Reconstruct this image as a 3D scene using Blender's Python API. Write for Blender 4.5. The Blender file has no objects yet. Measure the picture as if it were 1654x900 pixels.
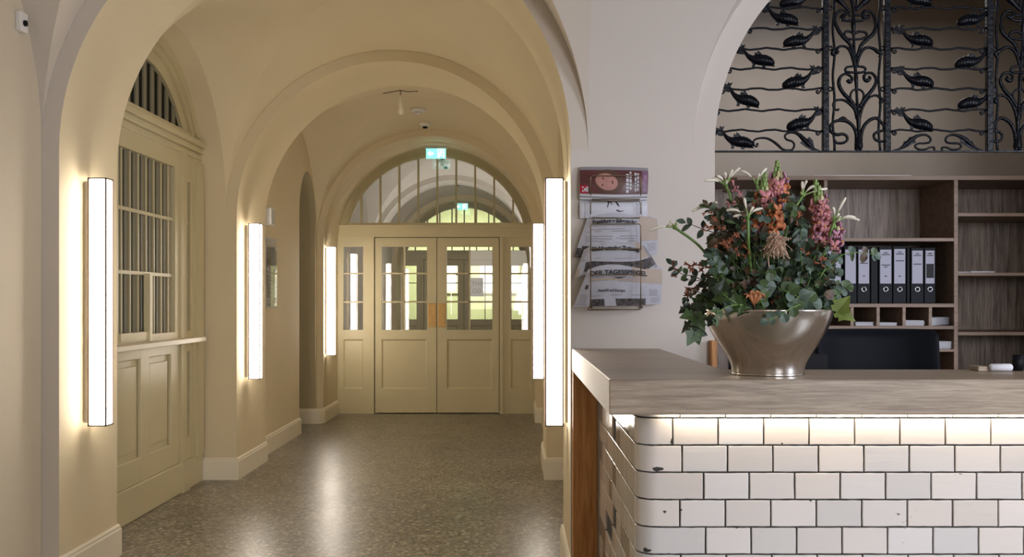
import bpy, bmesh, math, random
from mathutils import Vector, Matrix
PI = math.pi
C = bpy.context.scene
col = C.collection

# ------------------------------------------------------------------ camera
cam_d = bpy.data.cameras.new('camera')
cam_d.sensor_width = 36.0
cam_d.lens = 36.0 * 1600 / 1654
cam_d.shift_x = -2 / 1654
cam_d.shift_y = 35 / 1654
cam_d.clip_start = 0.05
cam_o = bpy.data.objects.new('camera', cam_d)
cam_o.location = (0, 0, 1.35)
cam_o.rotation_euler = (PI / 2, 0, 0)
col.objects.link(cam_o)
C.camera = cam_o

# ------------------------------------------------------------------ world, exposure, daylight, added lights
w = bpy.data.worlds.new('world'); C.world = w; w.use_nodes = True
w.node_tree.nodes['Background'].inputs[0].default_value = (0.55, 0.62, 0.75, 1)
w.node_tree.nodes['Background'].inputs[1].default_value = 0.05
C.view_settings.view_transform = 'Standard'
C.view_settings.look = 'None'
C.view_settings.gamma = 1
C.view_settings.use_curve_mapping = False
C.view_settings.exposure = 0.0

LAMP = 18.5          # radiance of the wall lamps
STRIP = 34.0         # radiance of the strip under the worktop

def area(name, loc, target, sx, sy, power, color, spread=180):
    d = bpy.data.lights.new(name, 'AREA'); d.shape = 'RECTANGLE'
    d.size = sx; d.size_y = sy; d.energy = power; d.color = color; d.spread = math.radians(spread)
    o = bpy.data.objects.new(name, d); o.location = loc
    o.rotation_euler = (Vector(target) - Vector(loc)).to_track_quat('-Z', 'Y').to_euler()
    col.objects.link(o)
    return o
# entrance hall: daylight from the right, then two unseen lights added behind the camera
area('window_daylight', (4.6, 0.9, 2.0), (1.0, 4.0, 1.6), 1.5, 1.7, 112, (0.80, 0.85, 1.0))
area('window_daylight', (3.0, -3.0, 2.0), (1.9, 3.0, 0.9), 1.8, 1.6, 44, (0.90, 0.92, 1.0), 85)  # unseen, spread narrowed to favour the counter front
area('window_daylight', (-0.4, -3.4, 1.9), (-0.6, 4.0, 1.5), 1.6, 1.6, 22, (1.0, 0.90, 0.76))  # added warm fill for the left side of the hall
# unseen light added in the far corridor, then one in the room beyond it
area('window_daylight', (0.18, 14.4, 1.7), (-2.0, 14.6, 2.2), 1.2, 1.2, 40, (1.0, 0.94, 0.90))
area('window_daylight', (-1.0, 20.3, 2.9), (-1.0, 21.4, 1.2), 2.4, 0.6, 120, (1.0, 1.0, 0.86))
# unseen light added above the reception office to brighten its back wall
area('office_ceiling_light', (1.9, 5.9, 3.15), (1.9, 6.3, 0), 1.6, 0.5, 11, (1.0, 0.92, 0.85))

# ------------------------------------------------------------------ helpers
def P(px, py, Y):
    """real point at distance Y seen at (px, py) of the 1654x900 photo"""
    return Vector(((px - 829) * Y / 1600, Y, 1.35 + (485 - py) * Y / 1600))

class MB:
    def __init__(s): s.v = []; s.f = []; s.m = []; s.sm = []; s.cur = 0; s.smooth = False
    def add(s, vs, fs):
        b = len(s.v); s.v += [Vector(v) for v in vs]
        for f in fs:
            s.f.append([b + i for i in f]); s.m.append(s.cur); s.sm.append(s.smooth)
        return s
    def box(s, x0, x1, y0, y1, z0, z1):
        vs = [(x, y, z) for z in (z0, z1) for y in (y0, y1) for x in (x0, x1)]
        sm = s.smooth; s.smooth = False
        s.add(vs, [(0, 2, 3, 1), (4, 5, 7, 6), (0, 1, 5, 4), (2, 6, 7, 3), (0, 4, 6, 2), (1, 3, 7, 5)])
        s.smooth = sm
        return s
    def obox(s, c, ax, ay, az):
        """box from centre and three half axes"""
        c, ax, ay, az = map(Vector, (c, ax, ay, az))
        vs = [c + i * ax + j * ay + k * az for k in (-1, 1) for j in (-1, 1) for i in (-1, 1)]
        return s.add(vs, [(0, 2, 3, 1), (4, 5, 7, 6), (0, 1, 5, 4), (2, 6, 7, 3), (0, 4, 6, 2), (1, 3, 7, 5)])
    def quad(s, *p): return s.add(p, [tuple(range(len(p)))])
    def grid(s, fn, n, m, closed_u=False):
        vs = [fn(i / n, j / m) for i in range(n + (0 if closed_u else 1)) for j in range(m + 1)]
        fs = []
        N = n if closed_u else n + 1
        for i in range(n):
            for j in range(m):
                a = i * (m + 1) + j; b = ((i + 1) % N) * (m + 1) + j
                fs.append((a, b, b + 1, a + 1))
        return s.add(vs, fs)
    def tube(s, pts, r, n=8, cap=True, flat=1.0):
        pts = [Vector(p) for p in pts]
        if not isinstance(r, (list, tuple)): r = [r] * len(pts)
        vs = []; up = None
        for i, p in enumerate(pts):
            a = pts[max(i - 1, 0)]; b = pts[min(i + 1, len(pts) - 1)]
            t = (b - a)
            if t.length < 1e-9: t = Vector((0, 0, 1))
            t.normalize()
            if up is None:
                up = Vector((0, 1, 0)) if abs(t.y) < 0.9 else Vector((1, 0, 0))
            u = (up - t * up.dot(t))
            if u.length < 1e-6: u = Vector((1, 0, 0))
            u.normalize(); up = u
            w_ = t.cross(u)
            for k in range(n):
                an = 2 * PI * k / n
                vs.append(p + (u * math.cos(an) * flat + w_ * math.sin(an)) * r[i])
        fs = []
        for i in range(len(pts) - 1):
            for k in range(n):
                a = i * n + k; b = i * n + (k + 1) % n
                fs.append((a, b, b + n, a + n))
        if cap:
            fs.append(tuple(range(n))[::-1]); fs.append(tuple((len(pts) - 1) * n + k for k in range(n)))
        return s.add(vs, fs)
    def lathe(s, prof, c, n=48):
        c = Vector(c)
        vs = [c + Vector((r * math.cos(2 * PI * k / n), r * math.sin(2 * PI * k / n), z)) for r, z in prof for k in range(n)]
        fs = []
        for i in range(len(prof) - 1):
            for k in range(n):
                a = i * n + k; b = i * n + (k + 1) % n
                fs.append((a, b, b + n, a + n))
        return s.add(vs, fs)
    def ell(s, c, ax, ay, az, n=10, m=6):
        c, ax, ay, az = map(Vector, (c, ax, ay, az))
        vs = []
        for j in range(m + 1):
            th = PI * j / m
            for i in range(n):
                ph = 2 * PI * i / n
                vs.append(c + ax * math.sin(th) * math.cos(ph) + ay * math.sin(th) * math.sin(ph) + az * math.cos(th))
        fs = []
        for j in range(m):
            for i in range(n):
                a = j * n + i; b = j * n + (i + 1) % n
                fs.append((a, b, b + n, a + n))
        return s.add(vs, fs)
    def build(s, name, mat, parent=None, bevel=0, loc=None, recalc=False):
        me = bpy.data.meshes.new(name)
        if parent is not None: org = Vector(parent['_org'])
        elif loc is not None: org = Vector(loc)
        else:
            xs = [v.x for v in s.v]; ys = [v.y for v in s.v]; zs = [v.z for v in s.v]
            org = Vector(((min(xs) + max(xs)) / 2, (min(ys) + max(ys)) / 2, min(zs)))
        me.from_pydata([v - org for v in s.v], [], s.f)
        mats = mat if isinstance(mat, (list, tuple)) else [mat]
        for m_ in mats: me.materials.append(m_)
        for p, mi, sm in zip(me.polygons, s.m, s.sm): p.material_index = mi; p.use_smooth = sm
        if recalc:
            bm = bmesh.new(); bm.from_mesh(me)
            bmesh.ops.recalc_face_normals(bm, faces=bm.faces); bm.to_mesh(me); bm.free()
        me.update()
        o = bpy.data.objects.new(name, me); col.objects.link(o)
        if parent is not None: o.parent = parent
        else: o.location = org
        o['_org'] = tuple(org)
        if bevel:
            b = o.modifiers.new('bevel', 'BEVEL'); b.width = bevel; b.segments = 2; b.limit_method = 'ANGLE'
            b.harden_normals = False
        return o

def thing(name, label, cat, loc, group=None):
    o = bpy.data.objects.new(name, None); col.objects.link(o)
    o.empty_display_size = 0.05
    o.location = loc; o['_org'] = tuple(loc)
    tag(o, label, cat, group); return o
def tag(o, label, cat, group=None):
    o['label'] = label; o['category'] = cat
    if group: o['group'] = group
    return o
def struct(o): o['kind'] = 'structure'; return o
def sthing(name, loc):
    o = bpy.data.objects.new(name, None); col.objects.link(o); o.location = loc; o['_org'] = tuple(loc)
    return struct(o)
def copy_tree(o, parent=None, loc=None):
    c = o.copy(); col.objects.link(c)
    if parent is not None: c.parent = parent
    if loc is not None: c.location = loc
    for ch in list(o.children): copy_tree(ch, c)
    return c
def smoothpts(pts, k=6):
    """Catmull-Rom through points of any dimension (tuples)"""
    pts = [tuple(p) for p in pts]; out = []
    n = len(pts)
    for i in range(n - 1):
        p0 = pts[max(i - 1, 0)]; p1 = pts[i]; p2 = pts[i + 1]; p3 = pts[min(i + 2, n - 1)]
        for j in range(k):
            t = j / k
            out.append(tuple(0.5 * (2 * b + (c - a) * t + (2 * a - 5 * b + 4 * c - d) * t * t + (3 * b - a - 3 * c + d) * t ** 3)
                             for a, b, c, d in zip(p0, p1, p2, p3)))
    out.append(pts[-1]); return out

# ------------------------------------------------------------------ materials
def srgb(r, g, b):
    f = lambda c: ((c / 255 + 0.055) / 1.055) ** 2.4 if c > 10 else c / 255 / 12.92
    return (f(r), f(g), f(b), 1)
def newmat(name):
    m = bpy.data.materials.new(name); m.use_nodes = True
    return m, m.node_tree, m.node_tree.nodes['Principled BSDF']
def mat(name, c, rough=0.5, metal=0, bump=0, bscale=60, var=0, vscale=4, spec=0.5, coat=0, trans=0, emit=None, es=0):
    m, nt, b = newmat(name)
    c = tuple(c)[:3] + (1,)
    b.inputs['Base Color'].default_value = c
    b.inputs['Roughness'].default_value = rough
    b.inputs['Metallic'].default_value = metal
    b.inputs['Specular IOR Level'].default_value = spec
    if coat: b.inputs['Coat Weight'].default_value = coat; b.inputs['Coat Roughness'].default_value = 0.1
    if trans: b.inputs['Transmission Weight'].default_value = trans
    if emit: b.inputs['Emission Color'].default_value = tuple(emit)[:3] + (1,); b.inputs['Emission Strength'].default_value = es
    geo = nt.nodes.new('ShaderNodeNewGeometry')
    if var:
        n = nt.nodes.new('ShaderNodeTexNoise'); n.inputs['Scale'].default_value = vscale; n.inputs['Detail'].default_value = 5
        nt.links.new(geo.outputs['Position'], n.inputs['Vector'])
        r = nt.nodes.new('ShaderNodeValToRGB')
        r.color_ramp.elements[0].position = 0.3; r.color_ramp.elements[1].position = 0.7
        r.color_ramp.elements[0].color = tuple(x * (1 - var) for x in c[:3]) + (1,)
        r.color_ramp.elements[1].color = tuple(min(1, x * (1 + var)) for x in c[:3]) + (1,)
        nt.links.new(n.outputs['Fac'], r.inputs[0]); nt.links.new(r.outputs[0], b.inputs['Base Color'])
    if bump:
        n = nt.nodes.new('ShaderNodeTexNoise'); n.inputs['Scale'].default_value = bscale; n.inputs['Detail'].default_value = 4
        nt.links.new(geo.outputs['Position'], n.inputs['Vector'])
        bp = nt.nodes.new('ShaderNodeBump'); bp.inputs['Strength'].default_value = bump; bp.inputs['Distance'].default_value = 0.01
        nt.links.new(n.outputs['Fac'], bp.inputs['Height']); nt.links.new(bp.outputs[0], b.inputs['Normal'])
    return m
def wood(name, ca, cb, axis='x', scale=1.0, rough=0.45, contrast=1.0, spec=0.4):
    m, nt, b = newmat(name)
    geo = nt.nodes.new('ShaderNodeNewGeometry')
    mp = nt.nodes.new('ShaderNodeMapping')
    k = {'x': (1.2, 22, 22), 'y': (22, 1.2, 22), 'z': (22, 22, 1.2)}[axis]
    mp.inputs['Scale'].default_value = tuple(v * scale for v in k)
    nt.links.new(geo.outputs['Position'], mp.inputs['Vector'])
    n = nt.nodes.new('ShaderNodeTexNoise'); n.inputs['Scale'].default_value = 1.6; n.inputs['Detail'].default_value = 8
    n.inputs['Roughness'].default_value = 0.62; n.inputs['Distortion'].default_value = 0.7
    nt.links.new(mp.outputs[0], n.inputs['Vector'])
    n2 = nt.nodes.new('ShaderNodeTexNoise'); n2.inputs['Scale'].default_value = 7; n2.inputs['Detail'].default_value = 3
    nt.links.new(mp.outputs[0], n2.inputs['Vector'])
    mx = nt.nodes.new('ShaderNodeMath'); mx.operation = 'MULTIPLY_ADD'; mx.inputs[1].default_value = 0.35
    nt.links.new(n2.outputs['Fac'], mx.inputs[0]); nt.links.new(n.outputs['Fac'], mx.inputs[2])
    r = nt.nodes.new('ShaderNodeValToRGB')
    r.color_ramp.elements[0].position = 0.67 - 0.17 / contrast; r.color_ramp.elements[1].position = 0.67 + 0.17 / contrast
    r.color_ramp.elements[0].color = tuple(ca)[:3] + (1,); r.color_ramp.elements[1].color = tuple(cb)[:3] + (1,)
    nt.links.new(mx.outputs[0], r.inputs[0]); nt.links.new(r.outputs[0], b.inputs['Base Color'])
    b.inputs['Roughness'].default_value = rough; b.inputs['Specular IOR Level'].default_value = spec
    bp = nt.nodes.new('ShaderNodeBump'); bp.inputs['Strength'].default_value = 0.12; bp.inputs['Distance'].default_value = 0.004
    nt.links.new(mx.outputs[0], bp.inputs['Height']); nt.links.new(bp.outputs[0], b.inputs['Normal'])
    return m
M = {}
M['cream'] = mat('cream_plaster', (0.69, 0.59, 0.395), 0.75, bump=0.12, bscale=18, var=0.03, vscale=1.5)
M['white'] = mat('off_white_plaster', (0.63, 0.575, 0.52), 0.8, bump=0.10, bscale=18, var=0.025, vscale=1.5)
M['hall'] = mat('hall_plaster', (0.60, 0.525, 0.40), 0.78, bump=0.10, bscale=18, var=0.025, vscale=1.5)
M['arch'] = mat('warm_white_plaster', (0.62, 0.553, 0.47), 0.8, bump=0.10, bscale=18, var=0.025, vscale=1.5)
M['passage'] = mat('olive_passage_plaster', (0.42, 0.36, 0.22), 0.8)  # darker than the corridor's cream plaster
M['far'] = mat('pale_grey_plaster', (0.60, 0.555, 0.49), 0.8, var=0.03)
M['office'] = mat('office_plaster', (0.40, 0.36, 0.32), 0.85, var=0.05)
M['base'] = mat('baseboard_paint', (0.80, 0.73, 0.58), 0.4, var=0.02)
M['paint'] = mat('olive_cream_paint', (0.56, 0.49, 0.30), 0.38, var=0.03, vscale=3, bump=0.05, bscale=30)
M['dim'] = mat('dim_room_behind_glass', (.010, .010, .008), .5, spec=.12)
M['paint2'] = mat('khaki_paint', (0.22, 0.20, 0.14), 0.6, var=0.03, vscale=3)
M['olive'] = mat('olive_lunette_paint', (0.40, 0.34, 0.19), 0.4, var=0.03)
M['gap'] = mat('dark_gap', (0.02, 0.018, 0.012), 0.8)
M['lampglass'] = mat('opal_lamp_diffuser', (0.9, 0.88, 0.84), 0.4, emit=(1.0, 0.90, 0.79), es=LAMP)
M['lampframe'] = mat('bronze_lamp_edge', (0.10, 0.065, 0.05), 0.4, metal=0.6)
M['plate'] = mat('pale_back_plate', (0.6, 0.55, 0.46), 0.5)
M['strip'] = mat('led_strip', (0.9, 0.9, 0.85), 0.4, emit=(1.0, 0.86, 0.68), es=STRIP)
M['brass'] = mat('worn_brass', (0.50, 0.31, 0.11), 0.4, metal=0.5, var=0.12, vscale=25)
M['iron'] = mat('wrought_iron', (0.003, 0.004, 0.007), 0.28, bump=0.3, bscale=60, spec=0.16)
M['plastic'] = mat('white_plastic', (0.72, 0.70, 0.66), 0.4)
M['black'] = mat('black_plastic', (0.006, 0.006, 0.008), 0.5, spec=.12)
M['leather'] = mat('black_leather', (0.004, 0.005, 0.008), 0.6, bump=0.03, bscale=60, spec=.1)
M['chrome'] = mat('chrome', (0.6, 0.6, 0.6), 0.15, metal=1)
M['paper'] = mat('white_paper', (0.62, 0.62, 0.66), 0.8)
M['news'] = mat('newsprint', (0.47, 0.47, 0.52), 0.85, var=0.06, vscale=25)
M['newsb'] = mat('beige_newsprint', (0.46, 0.38, 0.32), 0.85, var=0.05, vscale=20)
M['ink'] = mat('printing_ink', (0.02, 0.02, 0.024), 0.7)
M['inkgrey'] = mat('grey_small_print', (0.26, 0.25, 0.27), 0.8)
M['photo'] = mat('dark_printed_photo', (0.07, 0.06, 0.06), 0.7, var=0.9, vscale=90)
M['maroon'] = mat('maroon_magazine_cover', (0.10, 0.03, 0.033), 0.35, var=0.3, vscale=20)
M['red'] = mat('red_logo_block', (0.45, 0.01, 0.03), 0.4)
M['skin'] = mat('printed_face', (0.45, 0.22, 0.19), 0.5, var=0.12, vscale=60)
M['wire'] = mat('dark_brass_wire', (0.20, 0.15, 0.09), 0.35, metal=0.7)
M['oak_top'] = wood('greyed_oak_worktop', srgb(122, 104, 86), srgb(176, 160, 138), 'x', 2.2, 0.36, 0.8, spec=0.5)
M['oak_side'] = wood('warm_oak', srgb(178, 118, 62), srgb(222, 164, 104), 'z', 1.0, 0.5, 1.0)
M['veneer'] = wood('brown_oak_veneer', srgb(92, 78, 68), srgb(158, 142, 128), 'z', 1.4, 0.5, 1.1)
M['carcass'] = wood('oak_shelf_edges', srgb(128, 106, 90), srgb(164, 140, 122), 'x', 0.8, 0.5, 0.9)
M['grout'] = mat('dark_grout', (0.045, 0.042, 0.04), 0.9, bump=0.3, bscale=80)
M['mortar'] = mat('grey_mortar', (0.17, 0.135, 0.105), 0.85, bump=0.3, bscale=60)
M['exit'] = mat('exit_sign_green', (0.05, 0.5, 0.3), 0.4, emit=(0.30, 0.95, 0.74), es=1.25)
M['exitw'] = mat('exit_sign_white', (0.9, 0.95, 0.95), 0.4, emit=(0.75, 1.0, 0.95), es=2.6)
M['cable'] = mat('grey_box', (0.5, 0.5, 0.48), 0.5)
M['lime'] = mat('yellow_green_paint', (0.66, 0.68, 0.38), 0.7, var=0.06)

def glass_mat(name, tint=(0.96, 0.98, 0.97), rmin=0.06):
    m, nt, b = newmat(name)
    nt.nodes.remove(b)
    out = nt.nodes['Material Output']
    tr = nt.nodes.new('ShaderNodeBsdfTransparent'); tr.inputs[0].default_value = tint + (1,)
    gl = nt.nodes.new('ShaderNodeBsdfGlossy'); gl.inputs['Roughness'].default_value = 0.01
    lw = nt.nodes.new('ShaderNodeFresnel'); lw.inputs[0].default_value = 1.5
    ma = nt.nodes.new('ShaderNodeMath'); ma.operation = 'MULTIPLY_ADD'; ma.inputs[1].default_value = 1.3; ma.inputs[2].default_value = rmin
    nt.links.new(lw.outputs[0], ma.inputs[0])
    mx = nt.nodes.new('ShaderNodeMixShader')
    nt.links.new(ma.outputs[0], mx.inputs[0]); nt.links.new(tr.outputs[0], mx.inputs[1]); nt.links.new(gl.outputs[0], mx.inputs[2])
    nt.links.new(mx.outputs[0], out.inputs[0])
    return m
M['glass'] = glass_mat('window_glass')

def terrazzo():
    m, nt, b = newmat('terrazzo')
    geo = nt.nodes.new('ShaderNodeNewGeometry')
    L = nt.links.new
    def vor(scale):
        v = nt.nodes.new('ShaderNodeTexVoronoi'); v.inputs['Scale'].default_value = scale
        L(geo.outputs['Position'], v.inputs['Vector']); return v
    v1 = vor(58); v2 = vor(120)
    def ramp(src, stops, const=True):
        r = nt.nodes.new('ShaderNodeValToRGB'); e = r.color_ramp.elements
        if const: r.color_ramp.interpolation = 'CONSTANT'
        e[0].position = stops[0][0]; e[0].color = tuple(stops[0][1]) + (1,)
        e[1].position = stops[1][0]; e[1].color = tuple(stops[1][1]) + (1,)
        for p_, c_ in stops[2:]:
            n_ = e.new(p_); n_.color = tuple(c_) + (1,)
        L(src, r.inputs[0]); return r
    sep = nt.nodes.new('ShaderNodeSeparateColor'); L(v1.outputs['Color'], sep.inputs[0])
    sep2 = nt.nodes.new('ShaderNodeSeparateColor'); L(v2.outputs['Color'], sep2.inputs[0])
    k = 1.05
    cs = lambda r, g, b_: (r * k, g * k, b_ * k)
    r1 = ramp(sep.outputs[0], [(0, cs(.02, .017, .012)), (.16, cs(.17, .145, .10)), (.45, cs(.24, .21, .155)), (.72, cs(.13, .11, .078)), (.88, cs(.50, .46, .38))])
    r2 = ramp(sep2.outputs[0], [(0, cs(.09, .076, .055)), (.3, cs(.18, .155, .11)), (.7, cs(.27, .24, .18))])
    mx = nt.nodes.new('ShaderNodeMix'); mx.data_type = 'RGBA'; mx.inputs[0].default_value = 0.35
    L(r1.outputs[0], mx.inputs[6]); L(r2.outputs[0], mx.inputs[7])
    n = nt.nodes.new('ShaderNodeTexNoise'); n.inputs['Scale'].default_value = 1.3; n.inputs['Detail'].default_value = 6
    L(geo.outputs['Position'], n.inputs['Vector'])
    rr = ramp(n.outputs['Fac'], [(0.3, (.82, .82, .82)), (0.7, (1.1, 1.1, 1.1))], False)
    mm = nt.nodes.new('ShaderNodeMix'); mm.data_type = 'RGBA'; mm.blend_type = 'MULTIPLY'; mm.inputs[0].default_value = 1
    L(mx.outputs[2], mm.inputs[6]); L(rr.outputs[0], mm.inputs[7])
    L(mm.outputs[2], b.inputs['Base Color'])
    n3 = nt.nodes.new('ShaderNodeTexNoise'); n3.inputs['Scale'].default_value = 5; n3.inputs['Detail'].default_value = 5
    L(geo.outputs['Position'], n3.inputs['Vector'])
    mr = nt.nodes.new('ShaderNodeMapRange'); mr.inputs[3].default_value = 0.27; mr.inputs[4].default_value = 0.36
    L(n3.outputs['Fac'], mr.inputs[0]); L(mr.outputs[0], b.inputs['Roughness'])
    b.inputs['Specular IOR Level'].default_value = 0.6
    return m
M['terrazzo'] = terrazzo()

def tile_mat():
    m, nt, b = newmat('glazed_white_tile'); L = nt.links.new
    geo = nt.nodes.new('ShaderNodeNewGeometry')
    at = nt.nodes.new('ShaderNodeAttribute'); at.attribute_name = 'tint'
    n = nt.nodes.new('ShaderNodeTexNoise'); n.inputs['Scale'].default_value = 55; n.inputs['Detail'].default_value = 6; n.inputs['Roughness'].default_value = .75
    mp = nt.nodes.new('ShaderNodeMapping'); mp.inputs['Scale'].default_value = (0.5, 0.5, 1.6)
    L(geo.outputs['Position'], mp.inputs[0]); L(mp.outputs[0], n.inputs[0])
    n2 = nt.nodes.new('ShaderNodeTexNoise'); n2.inputs['Scale'].default_value = 4.5; n2.inputs['Detail'].default_value = 2
    L(geo.outputs['Position'], n2.inputs[0])
    # small chips through the glaze
    sb = nt.nodes.new('ShaderNodeMath'); sb.operation = 'MULTIPLY'; L(n.outputs['Fac'], sb.inputs[0]); L(n2.outputs['Fac'], sb.inputs[1])
    r = nt.nodes.new('ShaderNodeValToRGB'); r.color_ramp.elements[0].position = .462; r.color_ramp.elements[1].position = .475
    L(sb.outputs[0], r.inputs[0])
    mx = nt.nodes.new('ShaderNodeMix'); mx.data_type = 'RGBA'
    L(r.outputs[0], mx.inputs[0]); L(at.outputs['Color'], mx.inputs[6]); mx.inputs[7].default_value = (.06, .05, .042, 1)
    L(mx.outputs[2], b.inputs['Base Color'])
    b.inputs['Roughness'].default_value = 0.16
    n5 = nt.nodes.new('ShaderNodeTexNoise'); n5.inputs['Scale'].default_value = 14; n5.inputs['Detail'].default_value = 3
    mp5 = nt.nodes.new('ShaderNodeMapping'); mp5.inputs['Scale'].default_value = (0.4, 0.4, 2.4)
    L(geo.outputs['Position'], mp5.inputs[0]); L(mp5.outputs[0], n5.inputs[0])
    bp = nt.nodes.new('ShaderNodeBump'); bp.inputs['Strength'].default_value = 0.25; bp.inputs['Distance'].default_value = 0.004
    L(n5.outputs['Fac'], bp.inputs['Height']); L(bp.outputs[0], b.inputs['Normal'])
    return m
M['tile'] = tile_mat()
def bowl_mat():
    m, nt, b = newmat('hammered_silvered_metal'); L = nt.links.new
    geo = nt.nodes.new('ShaderNodeNewGeometry')
    b.inputs['Metallic'].default_value = 1; 
    n = nt.nodes.new('ShaderNodeTexNoise'); n.inputs['Scale'].default_value = 9; n.inputs['Detail'].default_value = 6
    L(geo.outputs['Position'], n.inputs[0])
    r = nt.nodes.new('ShaderNodeValToRGB'); r.color_ramp.elements[0].position = .3; r.color_ramp.elements[1].position = .7
    r.color_ramp.elements[0].color = (.60, .55, .50, 1); r.color_ramp.elements[1].color = (.80, .77, .74, 1)
    L(n.outputs['Fac'], r.inputs[0]); L(r.outputs[0], b.inputs['Base Color'])
    mr = nt.nodes.new('ShaderNodeMapRange'); mr.inputs[3].default_value = .14; mr.inputs[4].default_value = .26
    L(n.outputs['Fac'], mr.inputs[0]); L(mr.outputs[0], b.inputs['Roughness'])
    n2 = nt.nodes.new('ShaderNodeTexNoise'); n2.inputs['Scale'].default_value = 24; n2.inputs['Detail'].default_value = 2
    L(geo.outputs['Position'], n2.inputs[0])
    bp = nt.nodes.new('ShaderNodeBump'); bp.inputs['Strength'].default_value = .18; bp.inputs['Distance'].default_value = .006
    L(n2.outputs['Fac'], bp.inputs['Height']); L(bp.outputs[0], b.inputs['Normal'])
    return m
M['bowl'] = bowl_mat()

# ================================================================== THE ROOM
XC = -0.915
def arch_pts(xc, r, zs, y, n=48, rise=None):
    rise = r if rise is None else rise
    return [Vector((xc - r * math.cos(PI * i / n), y, zs + rise * math.sin(PI * i / n))) for i in range(n + 1)]
def strip(mb, A, B):
    n = len(A)
    mb.add(list(A) + list(B), [(i, i + 1, n + i + 1, n + i) for i in range(n - 1)])
def arch_block(name, xc, rin, rout, zs, y0, y1, m, back=True, right_leg=True, face=None):
    """a transverse arch standing on two piers: soffit, front ring, back ring"""
    mb = MB()
    for side in (-1, 1):
        x = xc + side * rin; xo = xc + side * rout
        mb.quad((x, y0, 0), (x, y1, 0), (x, y1, zs), (x, y0, zs))
        if side < 0 or right_leg:
            mb.cur = 1 if face else 0
            mb.quad((x, y0, 0), (xo, y0, 0), (xo, y0, zs), (x, y0, zs)); mb.cur = 0
        if back: mb.quad((x, y1, 0), (xo, y1, 0), (xo, y1, zs), (x, y1, zs))
    mb.cur = 1 if face else 0
    strip(mb, arch_pts(xc, rin, zs, y0), arch_pts(xc, rout, zs, y0)); mb.cur = 0
    if back: strip(mb, arch_pts(xc, rin, zs, y1), arch_pts(xc, rout, zs, y1))
    mb.smooth = True
    strip(mb, arch_pts(xc, rin, zs, y0), arch_pts(xc, rin, zs, y1))
    return struct(mb.build(name, [m, face] if face else m, loc=(0, 0, 0)))
def ruled(mb, fa, fb, n=40, m=10):
    mb.smooth = True
    mb.grid(lambda u, v: fa(u).lerp(fb(u), v), n, m)
def groin_bay(name, xc, a, y0, y1, zs, Rg, rs, m, front=True):
    """groin vault over one bay; front=False gives only its far half, with a level ceiling running on towards the camera"""
    yc = (y0 + y1) / 2; b = (y1 - y0) / 2
    mb = MB()
    for yy, sg in ((y1, 1), (y0, -1)):
        if sg < 0 and not front: continue
        ruled(mb, lambda u: Vector((xc - a * math.cos(PI * u), yy, zs + a * math.sin(PI * u))),
              lambda u: Vector((xc - a * math.cos(PI * u), yc + sg * b * abs(math.cos(PI * u)), zs + Rg * math.sin(PI * u))), 60, 8)
    for sx in (-1, 1):
        def side(u, sx=sx):
            ph = PI * (u if front else 0.5 + u / 2)
            return Vector((xc + sx * a, yc - b * math.cos(ph), zs + rs * math.sin(ph)))
        def gro(u, sx=sx):
            ph = PI * (u if front else 0.5 + u / 2)
            return Vector((xc + sx * a * abs(math.cos(ph)), yc - b * math.cos(ph), zs + Rg * math.sin(ph)))
        ruled(mb, side, gro, 60, 8)
    return struct(mb.build(name, m, loc=(0, 0, 0)))

# floor
fl = MB(); fl.quad((-4.5, -4, 0), (5.2, -4, 0), (5.2, 23, 0), (-4.5, 23, 0))
struct(fl.build('floor', M['terrazzo'], loc=(0, 0, 0)))

# front arch and its hall
ZF = 2.045
arch_block('trim_1', XC, 1.18, 1.26, ZF, 4.57, 5.24, M['cream'], right_leg=False, face=M['arch'])
groin_bay('ceiling', XC, 1.26, 1.77, 4.57, ZF, 1.25, 1.25, M['arch'], front=False)
# wall_front: between corridor arch and office arch, and round the office arch
OX, OR, OZ = 1.99, 1.06, ZF
wf = MB()
wf.quad((XC + 1.18, 4.57, 0), (OX - OR, 4.57, 0), (OX - OR, 4.57, ZF), (XC + 1.18, 4.57, ZF))
wf.quad((OX + OR, 4.57, 0), (5.2, 4.57, 0), (5.2, 4.57, ZF), (OX + OR, 4.57, ZF))
A_ = arch_pts(OX, OR, OZ, 4.57, 64); B_ = arch_pts(OX, 1.16, ZF, 4.57, 64)
strip(wf, A_, B_)
for s_ in (-1, 1):
    wf.quad((OX + s_ * OR, 4.57, 0), (OX + s_ * OR, 4.87, 0), (OX + s_ * OR, 4.87, OZ), (OX + s_ * OR, 4.57, OZ))
wf.smooth = True
strip(wf, A_, arch_pts(OX, OR, OZ, 4.87, 64))
wf.smooth = False
# back face of the wall, towards the office
wf.quad((0.45, 4.87, 0), (OX - OR, 4.87, 0), (OX - OR, 4.87, 3.6), (0.45, 4.87, 3.6))
wf.quad((OX + OR, 4.87, 0), (5.2, 4.87, 0), (5.2, 4.87, 3.6), (OX + OR, 4.87, 3.6))
top = [Vector((p.x, 4.87, 3.6)) for p in arch_pts(OX, OR, OZ, 4.87, 64)]
strip(wf, arch_pts(OX, OR, OZ, 4.87, 64), top)
struct(wf.build('wall_front', M['white'], loc=(0, 0, 0)))
groin_bay('ceiling', OX, 1.16, 1.77, 4.57, ZF, 1.25, 1.25, M['white'], front=False)
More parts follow.
